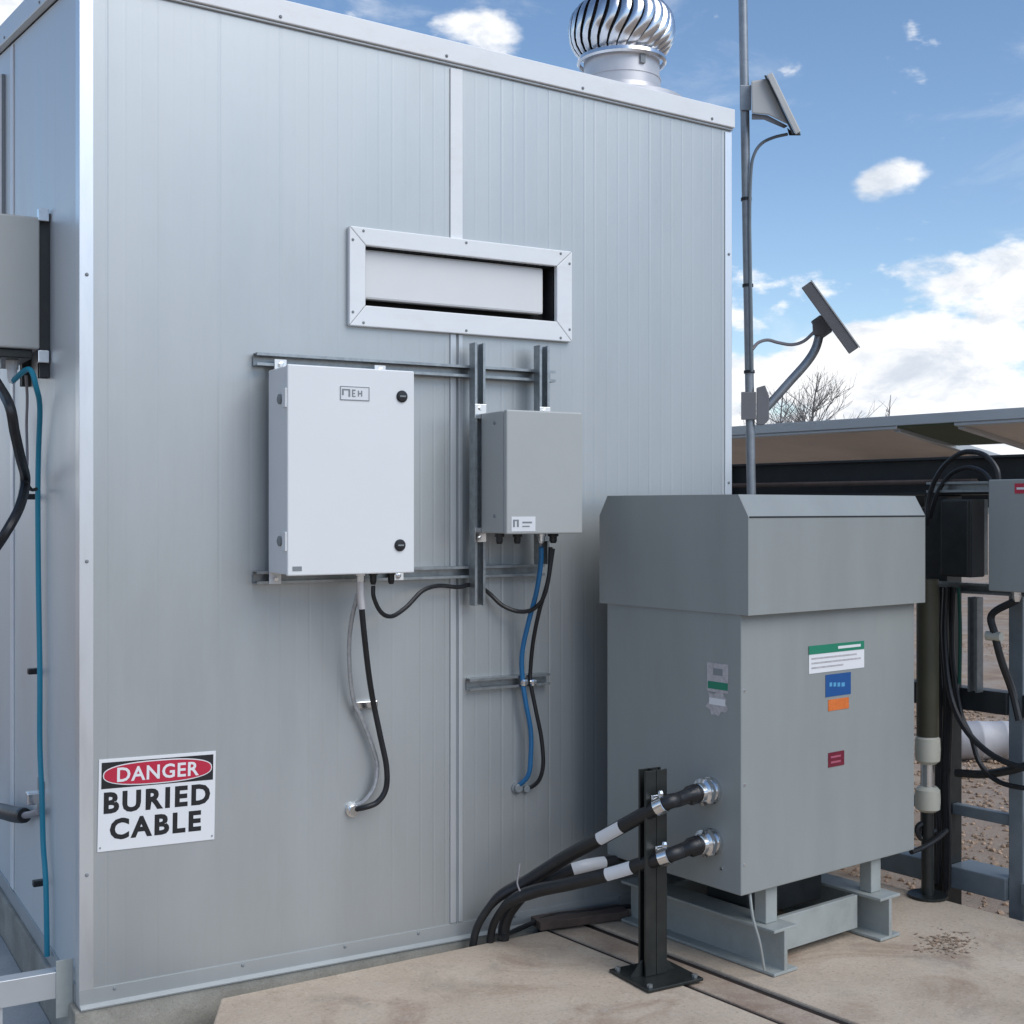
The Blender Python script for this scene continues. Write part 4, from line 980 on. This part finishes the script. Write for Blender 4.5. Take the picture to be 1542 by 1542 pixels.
    side_prism([(1116, 590), (1138.5, 590), (1138.5, 632), (1116, 632)], 0.028, 'clamp_jaw', 'panel_back', S, 0.003)
    cable([mp(1133, 526, -.02), mp(1142, 516, -.02), mp(1156, 512, -.02), mp(1172, 516, -.02), mp(1192, 519, -.02), mp(1210, 514, -.02), mp(1226, 500, -.03)], 0.007,
          'thin grey cable from the mast to the small solar panel', 'grey_cable')
mast()

# ================================================================== STEEL FRAME AND EQUIPMENT RIGHT OF THE SLAB
SKM = Matrix.Translation(SKP) @ Matrix.Rotation(TH, 4, 'Z'); SKI = SKM.inverted()     # local y runs away from the camera along the frame
def sk(px, py): return SKI @ on_skid(px, py)
def skbox(y0, y1, z0, z1, x0, x1): return MB().box((x0, y0, z0), (x1, y1, z1), SKM)
def skid():
    T = thing('steel_rack', 'dark steel rack of posts and beams beside the concrete slab', 'rack', tuple(SKP[:2]) + (GZ,), TH)
    zt1 = sk(1420, 689).z; zt0 = zt1 - 0.15
    print('skid', zt1, zt0, sk(1105, 700), sk(1542, 700))
    Y0, Y1 = -1.3, 2.6
    def beam(z0, z1, x0, x1, m, name='beam', y0=Y0, y1=Y1):
        xm = (x0 + x1) / 2; tf, tw = 0.010, 0.006
        if x1 - x0 < 0.05: return build(skbox(y0, y1, z0, z1, x0, x1), name, m, T, bevel=0.003)
        return build(ibeam(x0, x1, z0, z1, y0, y1, SKM), name, m, T, bevel=0.001)
    beam(zt0, zt1, -0.06, 0.06, 'frame_dark', 'top_beam')
    posts = [sk(1420, 1000).y]
    d = sk(1536, 1000).y; posts += [d, posts[0] + 1.25, posts[0] + 2.3]
    for i, y in enumerate(posts):
        w = 0.052 if i != 1 else 0.03
        build(skbox(y - w, y + w, GZ, zt0 - 0.0005, -w, w), 'post', 'black_steel' if i != 1 else 'frame_blue_grey', T, bevel=0.004)
        build(skbox(y - w - 0.05, y + w + 0.05, GZ - 0.002, GZ + 0.012, -w - 0.05, w + 0.05), 'foot_plate', 'black_steel', T)
    build(skbox(posts[2] - 0.10, posts[2] + 0.02, zt0 - 0.012, zt1 + 0.012, -0.085, -0.062), 'splice_plate', 'black_steel', T)
    ys = sorted(posts)
    def rails(z0, z1, x0, x1, m, name):
        for a, b, wa, wb in ((Y0, ys[0], 0, 0.031), (ys[0], ys[1], 0.031, 0.053), (ys[1], ys[2], 0.053, 0.053), (ys[2], ys[3], 0.053, 0.053)):
            if b - a > 0.1: build(skbox(a + wa, b - wb, z0, z1, x0, x1), name, m, T, bevel=0.004)
    z = sk(1490, 1052).z; rails(z - 0.05, z + 0.035, -0.04, 0.04, 'frame_dark', 'middle_rail')
    z = sk(1490, 1228).z; rails(z - 0.02, z + 0.022, -0.02, 0.02, 'frame_blue_grey', 'lower_rail')
    z = sk(1480, 1310).z; rails(z - 0.085, z, -0.05, 0.10, 'frame_blue_grey', 'bottom_rail')
    # a second row of posts and beam behind, carrying the solar modules
    X2 = 1.25
    build(ibeam(X2 - 0.05, X2 + 0.05, zt0 - 0.05, zt1 - 0.05, Y0, Y1, SKM), 'top_beam', 'frame_dark', T)
    for y in (-0.9, 0.9, 2.4):
        build(skbox(y - 0.04, y + 0.04, GZ, zt0 - 0.051, X2 - 0.04, X2 + 0.04), 'post', 'frame_dark', T, bevel=0.004)
        build(skbox(y - 0.03, y + 0.03, zt0 + 0.05, zt0 + 0.10, 0.0615, X2 - 0.052), 'cross_beam', 'frame_dark', T)
    return zt1, posts
ZT1, POSTS = skid()

def solar_roof():
    # two framed modules seen from below, sloping down away from the near edge
    zn = 1.866; xn = 0.02
    p = vw(2.045, 5.2); x0 = (SKI @ p).x
    def yof(px): return (SKI @ on_plane(px, 640, p, TU)).y
    drop = 0.145; W = 0.98
    for i, (pa, pb, lab) in enumerate(((1350, 900, 'framed solar module with brown underside above the rack next to the mast'), (1640, 1437, 'framed solar module with brown underside above the grey control box'))):
        ya, yb = yof(pa), yof(pb)
        T = thing('solar_module', lab, 'solar panel', (SKM @ Vector((x0, (ya + yb) / 2, zn - 0.1))), TH, 'solar modules above the rack')
        c = math.cos(math.atan2(drop, W)); s = math.sin(math.atan2(drop, W))
        M = SKM @ frame_m(Vector((x0, 0, zn)), Vector((c, 0, -s)), Vector((0, 1, 0)), Vector((s, 0, c)))
        lo, hi = min(ya, yb), max(ya, yb)
        build(MB().box((0.03, lo + 0.03, -0.012), (W - 0.03, hi - 0.03, -0.006), M), 'backsheet', 'backsheet_brown', T)
        build(MB().box((0.03, lo + 0.03, -0.005), (W - 0.03, hi - 0.03, 0.0), M), 'cells', 'panel_cells', T)
        build(MB().box((0, lo, -0.022), (0.0295, hi, 0.038), M), 'frame', 'alu_trim', T, bevel=0.002)
        build(MB().box((W - 0.0295, lo, -0.03), (W, hi, 0.008), M), 'frame', 'alu_trim', T, bevel=0.002)
        build(MB().box((0.03, lo, -0.03), (W - 0.03, lo + 0.0295, 0.008), M), 'frame', 'alu_trim', T, bevel=0.002)
        build(MB().box((0.03, hi - 0.0295, -0.03), (W - 0.03, hi, 0.008), M), 'frame', 'alu_trim', T, bevel=0.002)
        for f in (0.12, 0.88):
            y = lo + (hi - lo) * f
            q0 = M @ Vector((W * 0.75, y, -0.0305)); q = SKI @ q0
            build(skbox(y - 0.02, y + 0.02, ZT1 - 0.045, q.z - 0.004, q.x - 0.02, q.x + 0.02), 'support_leg', 'frame_dark', T)
    # front carrying rail joining both modules, and a dark green sheet in the gap
    M = SKM @ frame_m(Vector((x0, 0, zn)), Vector((c, 0, -s)), Vector((0, 1, 0)), Vector((s, 0, c)))
    o = build(MB().box((0.004, yof(1437) + 0.004, -0.014), (0.46, yof(1350) - 0.004, -0.002), M), 'cover_sheet', 'dark_green'); tag(o, 'dark green sheet filling the gap between the two solar modules', 'sheet')
    o = build(MB().box((x0 - 0.012, yof(1660), zn - 0.008), (x0 - 0.002, yof(1085), zn + 0.036), SKM), 'edge_rail', 'alu_trim', bevel=0.002); tag(o, 'long pale metal rail along the edge of the solar modules', 'rail')
solar_roof()

def rack_gear():
    off = 0.062                                   # in front of the posts
    def q(px, py, o=off): return SKI @ on_skid(px, py, o)
    def bx(a, b, x0, x1): 
        p, r = q(*a), q(*b); return MB().box((x0, min(p.y, r.y), min(p.z, r.z)), (x1, max(p.y, r.y), max(p.z, r.z)), SKM)
    # control box at the picture's right
    p0, p1 = q(1491, 724, 0.26), q(1590, 890, 0.26)
    y1 = p0.y; y0 = y1 - 0.36; z1 = p0.z; z0 = (SKI @ on_skid(1491, 888, 0.26)).z
    T = thing('control_box', 'grey control box with a red label hung on the steel rack', 'control box', SKM @ Vector((-0.2, (y0 + y1) / 2, z0)), TH)
    build(MB().box((-0.24, y0, z0), (-0.105, y1, z1), SKM), 'body', 'grey_box', T, bevel=0.004)
    D = build(MB().box((-0.265, y0 - 0.004, z0 - 0.004), (-0.243, y1 + 0.004, z1 + 0.004), SKM), 'door', 'transformer_grey', T, bevel=0.004)
    a = q(1528, 728, 0.266); b = q(1560, 743, 0.266)
    lb = build(MB().box((-0.2665, min(a.y, b.y), min(a.z, b.z)), (-0.2653, max(a.y, b.y), max(a.z, b.z)), SKM), 'red_label', 'sign_red', D)
    build(MB().box((-0.2672, b.y + 0.01, (a.z + b.z) / 2 - 0.004), (-0.2666, a.y - 0.008, (a.z + b.z) / 2 + 0.004), SKM), 'label_print', 'tag_white', lb)
    for dy in (0.05, 0.16):
        build(MB().lathe([(0.012, -0.04), (0.018, -0.02), (0.018, 0.0)], SKM @ Vector((-0.17, y1 - dy, z0 - 0.0045)), seg=12), 'gland', 'bright_steel', T)
    # struts on the rack
    for (a, b, lab) in (((1402, 734), (1600, 734), 'pale strut across the rack above the dark junction box'), ((1402, 882), (1600, 882), 'pale strut across the rack below the dark junction box')):
        pa, pb = q(*a), q(*b); z = pa.z
        strut(SKM @ Vector((-0.0535, pa.y, z)), SKM @ Vector((-0.0535, pb.y, z)), lab, 'struts on the steel rack', out=-TU, d=0.041)
    pa, pb = q(1470, 760, 0.1), q(1470, 1052, 0.1)
    strut(SKM @ Vector((-0.0535, pa.y, q(1470, 865).z)), SKM @ Vector((-0.0535, pa.y, q(1470, 752).z)), 'upright strut between the two cross struts on the rack', out=-TU, d=0.038)
    strut(SKM @ Vector((-0.0535, pa.y + 0.02, q(1460, 1040).z)), SKM @ Vector((-0.0535, pa.y + 0.02, q(1460, 898).z)), 'upright strut standing on the middle rail of the rack', out=-TU, d=0.041)
    # dark junction box
    a, b = q(1416, 752, 0.2), q(1460, 870, 0.2)
    J = thing('junction_box', 'black junction box between two struts on the steel rack', 'junction box', SKM @ Vector((-0.15, (a.y + b.y) / 2, b.z)), TH)
    build(MB().box((-0.19, min(a.y, b.y), b.z), (-0.097, max(a.y, b.y), a.z), SKM), 'body', 'frame_dark', J, bevel=0.005)
    build(MB().box((-0.205, min(a.y, b.y) + 0.004, b.z + 0.004), (-0.1905, max(a.y, b.y) - 0.004, a.z - 0.004), SKM), 'lid', 'black_steel', J, bevel=0.004)
    # cables
    S = lambda px, py, o=0.1: on_skid(px, py, o)
    cable([S(1395, 792, .12), S(1400, 745, .12), S(1418, 706, .14), S(1448, 682, .16), S(1480, 684, .16), S(1500, 704, .17), S(1505, 728, .17)], 0.010, 'black cable arching above the control box on the rack')
    cable([S(1400, 780, .09), S(1412, 742, .09), S(1432, 714, .09), S(1458, 704, .10), S(1482, 712, .13), S(1497, 732, .17)], 0.009, 'second black cable arching from the rack post')
    cable([SKM @ Vector((-0.17, y1 - 0.05, z0 - 0.04)), S(1494, 925, .16), S(1498, 955, .16), S(1508, 995, .14), S(1524, 1040, .10), S(1535, 1085, .1)], 0.014, 'black cable hanging below the control box beside the rack strut')
    cable([S(1424, 885, .11), S(1422, 960, .12), S(1430, 1040, .13), S(1450, 1092, .14), S(1482, 1128, .14), S(1520, 1150, .14), S(1560, 1160, .14)], 0.012, 'black cable sagging from the junction box past the white drum')
    cable([S(1436, 885, .10), S(1434, 980, .10), S(1446, 1070, .10), S(1462, 1108, .10), S(1476, 1150, .10), S(1506, 1178, .1), S(1560, 1190, .1)], 0.010, 'thin black cable sagging lowest beside the rack post')
    cable([S(1440, 1164, .09), S(1480, 1166, .09), S(1520, 1160, .09), S(1565, 1148, .09)], 0.016, 'thick black cable running level across the rack')
    cable([S(1444, 885, .09), S(1446, 950, .09), S(1445, 1030, .09)], 0.007, 'thin teal cable along the rack post', 'green_cable')
    for k, (xa, xb, yb, rr) in enumerate(((1408, 1412, 1330, .011), (1418, 1424, 1345, .013), (1430, 1428, 1340, .010))):
        cable([S(xa, 884, .075 + .01 * k), S(xa + 3, 960, .08), S(xb + 4, 1060, .08), S(xb, 1180, .08), S(xb + 2, 1260, .08), S(xb, yb, .08)], rr, ('black cable strapped to the rack post on the side of the olive pipe', 'thick black cable running straight down the face of the rack post', 'black cable strapped to the rack post on the side of the drum')[k])
    za = q(1340, 727, 0.07).z
    o = build(MB().tube([SKM @ Vector((-0.078, -0.2, za)), SKM @ Vector((-0.078, 2.0, za))], 0.010, 10), 'conduit_pipe', 'rust_wood', smooth=True); tag(o, 'thin brown conduit pipe along the face of the top beam', 'conduit')
    # bottle on the middle rail fitting
    o = build(MB().tube([S(1497, 958, .16) + TW * 0.03, S(1497, 958, .16) - TW * 0.03], 0.018, 12), 'cable_fitting', 'cream_plastic', smooth=True); tag(o, 'small cream fitting on the cable under the control box', 'fitting')
rack_gear()

def pipe_stand():
    dep = 5.02; k = dep / F
    def P(px, py): return at(px, py, dep)
    c = P(1397, 1000); g = Vector((c.x, c.y, 0.0))
    T = thing('valve_pipe', 'olive upright pipe with cream couplings beside the transformer', 'pipe', g)
    z = lambda py: P(1397, py).z
    build(MB().lathe([(0.042, z(1108)), (0.042, z(872))], g, seg=20), 'pipe', 'olive_pipe', T, smooth=True)
    for (a, b) in ((1150, 1106), (1222, 1184)):
        z0, z1 = z(a), z(b); h = z1 - z0
        build(MB().lathe([(0.030, z0), (0.046, z0 + h * 0.12), (0.048, z0 + h * 0.5), (0.046, z0 + h * 0.88), (0.034, z1)], g, seg=20), 'coupling', 'cream_plastic', T, smooth=True)
    build(MB().lathe([(0.026, z(1186)), (0.026, z(1148))], g, seg=16), 'union', 'bright_steel', T, smooth=True)
    build(MB().lathe([(0.024, 0.012), (0.024, z(1220))], g, seg=16), 'riser', 'black_steel', T, smooth=True)
    build(MB().lathe([(0.075, 0.002), (0.075, 0.012)], g, seg=20), 'foot_flange', 'black_steel', T)
    cable([P(1396, 1236), P(1382, 1246), P(1388, 1262), P(1410, 1250)], 0.012, 'short black hose curling round the foot of the olive pipe')
    cable([at(1372, 1283, 4.9), at(1390, 1276, 4.95), at(1412, 1262, 5.0), at(1425, 1250, 5.05)], 0.010, 'black hose leading from the transformer side to the rack post')
pipe_stand()

def yard():
    c = on_z(1484, 1143, GZ); r = 0.125
    T = thing('drum', 'white plastic drum lying on the gravel behind the rack', 'drum', c)
    ax = RV; q = c + FZ * r - VV * 0 
    build(MB().lathe([(0.03, -0.21), (r * 0.93, -0.20), (r, -0.185), (r, -0.06), (r * 1.03, -0.055), (r * 1.03, -0.04), (r, -0.035), (r, 0.10), (r * 1.03, 0.105), (r * 1.03, 0.12), (r, 0.125), (r, 0.185), (r * 0.93, 0.20), (0.03, 0.21)], q, axis=ax, seg=28), 'barrel', 'dull_white', T, smooth=True)
    build(MB().lathe([(0.02, 0.0), (0.02, 0.018)], q + ax * 0.2102 + FZ * 0.06, axis=ax, seg=12), 'bung', 'lock_black', T)
    # stones, one mass
    rs = random.Random(11); bm = MB()
    ico = [(0, 0, 1), (.894, 0, .447), (.276, .851, .447), (-.724, .526, .447), (-.724, -.526, .447), (.276, -.851, .447), (.724, .526, -.447), (-.276, .851, -.447), (-.894, 0, -.447), (-.276, -.851, -.447), (.724, -.526, -.447), (0, 0, -1)]
    icf = [(0, 1, 2), (0, 2, 3), (0, 3, 4), (0, 4, 5), (0, 5, 1), (1, 6, 2), (2, 7, 3), (3, 8, 4), (4, 9, 5), (5, 10, 1), (6, 7, 2), (7, 8, 3), (8, 9, 4), (9, 10, 5), (10, 6, 1), (11, 7, 6), (11, 8, 7), (11, 9, 8), (11, 10, 9), (11, 6, 10)]
    def stones(n, gen, rmin, rmax, z):
        for _ in range(n):
            x, y = gen(); s = rs.uniform(rmin, rmax); m = Matrix.Rotation(rs.uniform(0, 6.28), 3, 'Z') @ Matrix.Rotation(rs.uniform(-.5, .5), 3, 'X')
            sx, sy, sz = s * rs.uniform(.7, 1.3), s * rs.uniform(.7, 1.3), s * rs.uniform(.45, .8)
            bm.add([m @ Vector((v[0] * sx, v[1] * sy, v[2] * sz)) * rs.uniform(.85, 1.12) + Vector((x, y, z + sz * 0.35)) for v in ico], icf)
    def g1():
        p = vw(rs.uniform(1.5, 6.5), rs.uniform(5.0, 16)); return p.x, p.y
    stones(17000, g1, 0.006, 0.018, GZ)
    o = build(bm, 'gravel_stones', 'stone', kind='stuff'); tag(o, 'loose brown gravel stones covering the yard beyond the rack', 'gravel')
    # dirt caught in the wedge between slab and shelter
    bm = MB()
    def g2():
        t = rs.random(); p = on_z(335 + 470 * t, 1497 - 106 * t, 0); return p.x + rs.uniform(-.01, .01), p.y + rs.uniform(0.0, 0.13 * (1 - t) + 0.01)
    stones(260, g2, 0.005, 0.014, GZ + 0.005)
    o = build(bm, 'wedge_gravel', 'litter', kind='stuff'); tag(o, 'small dirty stones in the gap between slab and shelter', 'gravel')
    bm = MB()
    def g3():
        p = on_z(1425 + rs.gauss(0, 20), 1420 + rs.gauss(0, 8), 0); return p.x, p.y
    for _ in range(130):
        x, y = g3(); a = rs.uniform(0, 6.28); l = rs.uniform(0.005, 0.016); w = l * rs.uniform(.3, .6); z = 0.001 + rs.uniform(0, .002)
        dx, dy = Vector((math.cos(a), math.sin(a), rs.uniform(-.12, .12))), Vector((-math.sin(a), math.cos(a), rs.uniform(-.1, .1))); c0 = Vector((x, y, z + 0.001))
        bm.add([c0 - dx * l, c0 - dy * w + dx * l * .1, c0 + dx * l, c0 + dy * w - dx * l * .1], [(0, 1, 2, 3)])
    stones(110, g3, 0.001, 0.003, 0.0005)
    def g4():
        p = on_z(rs.uniform(500, 1540), rs.uniform(1400, 1540), 0); return p.x, p.y
    o = build(bm, 'dry_litter', 'litter', kind='stuff'); tag(o, 'patch of brown dry litter on the slab beside the transformer foot', 'litter')
yard()

def bare_tree(px, py_top, dep, label, spread, seed):
    rs = random.Random(seed); b = at(px, 700, dep); h = at(px, py_top, dep).z - GZ
    T = thing('bare_tree', label, 'tree', (b.x, b.y, GZ)); base = Vector((b.x, b.y, GZ - 0.05))
    tr = MB(); cr_ = MB(); n = 10; pts = []
    for i in range(n + 1):
        f = i / n; pts.append(base + Vector((math.sin(f * 3 + seed) * 0.04 * h * f, math.cos(f * 2.3) * 0.03 * h * f, h * f)))
    tr.tube(pts, [0.022 * h * (1 - 0.93 * i / n) for i in range(n + 1)], 7); build(tr, 'trunk', 'bark', T, smooth=True)
    def grow(p, d, L, r, lv):
        q = [p]; 
        for k in range(3):
            d = (d + Vector((rs.uniform(-.25, .25), rs.uniform(-.25, .25), rs.uniform(-.05, .25)))).normalized(); q.append(q[-1] + d * L / 3)
        cr_.tube(q, [r, r * .8, r * .6, r * .4], 4, cap=False)
        if lv > 0:
            for k in range(4):
                f = rs.uniform(.25, 1); s = q[0].lerp(q[-1], f)
                dd = (d + Vector((rs.uniform(-1, 1), rs.uniform(-1, 1), rs.uniform(-.3, .6))) * 0.9).normalized(); grow(s, dd, L * rs.uniform(.35, .6), r * .5, lv - 1)
    for k in range(int(42 * spread) + 8):
        f = rs.uniform(.35, .98); s = pts[int(f * n)]; a = rs.uniform(0, 6.28)
        L = h * 0.27 * spread * (1.15 - f) / 0.7
        grow(s, Vector((math.cos(a), math.sin(a), rs.uniform(.2, .8))).normalized(), L, 0.006 * h * (1.1 - f) + 0.004, 2)
    build(cr_, 'crown', 'bark', T)
bare_tree(1222, 558, 34, 'sparse bare tree rising beyond the solar modules behind the mast', 1.35, 4)
bare_tree(1180, 585, 40, 'low bare tree just behind the foot of the panel arm', 1.2, 9)
bare_tree(1330, 592, 38, 'thin bare sapling standing alone beyond the solar modules', 0.22, 5)
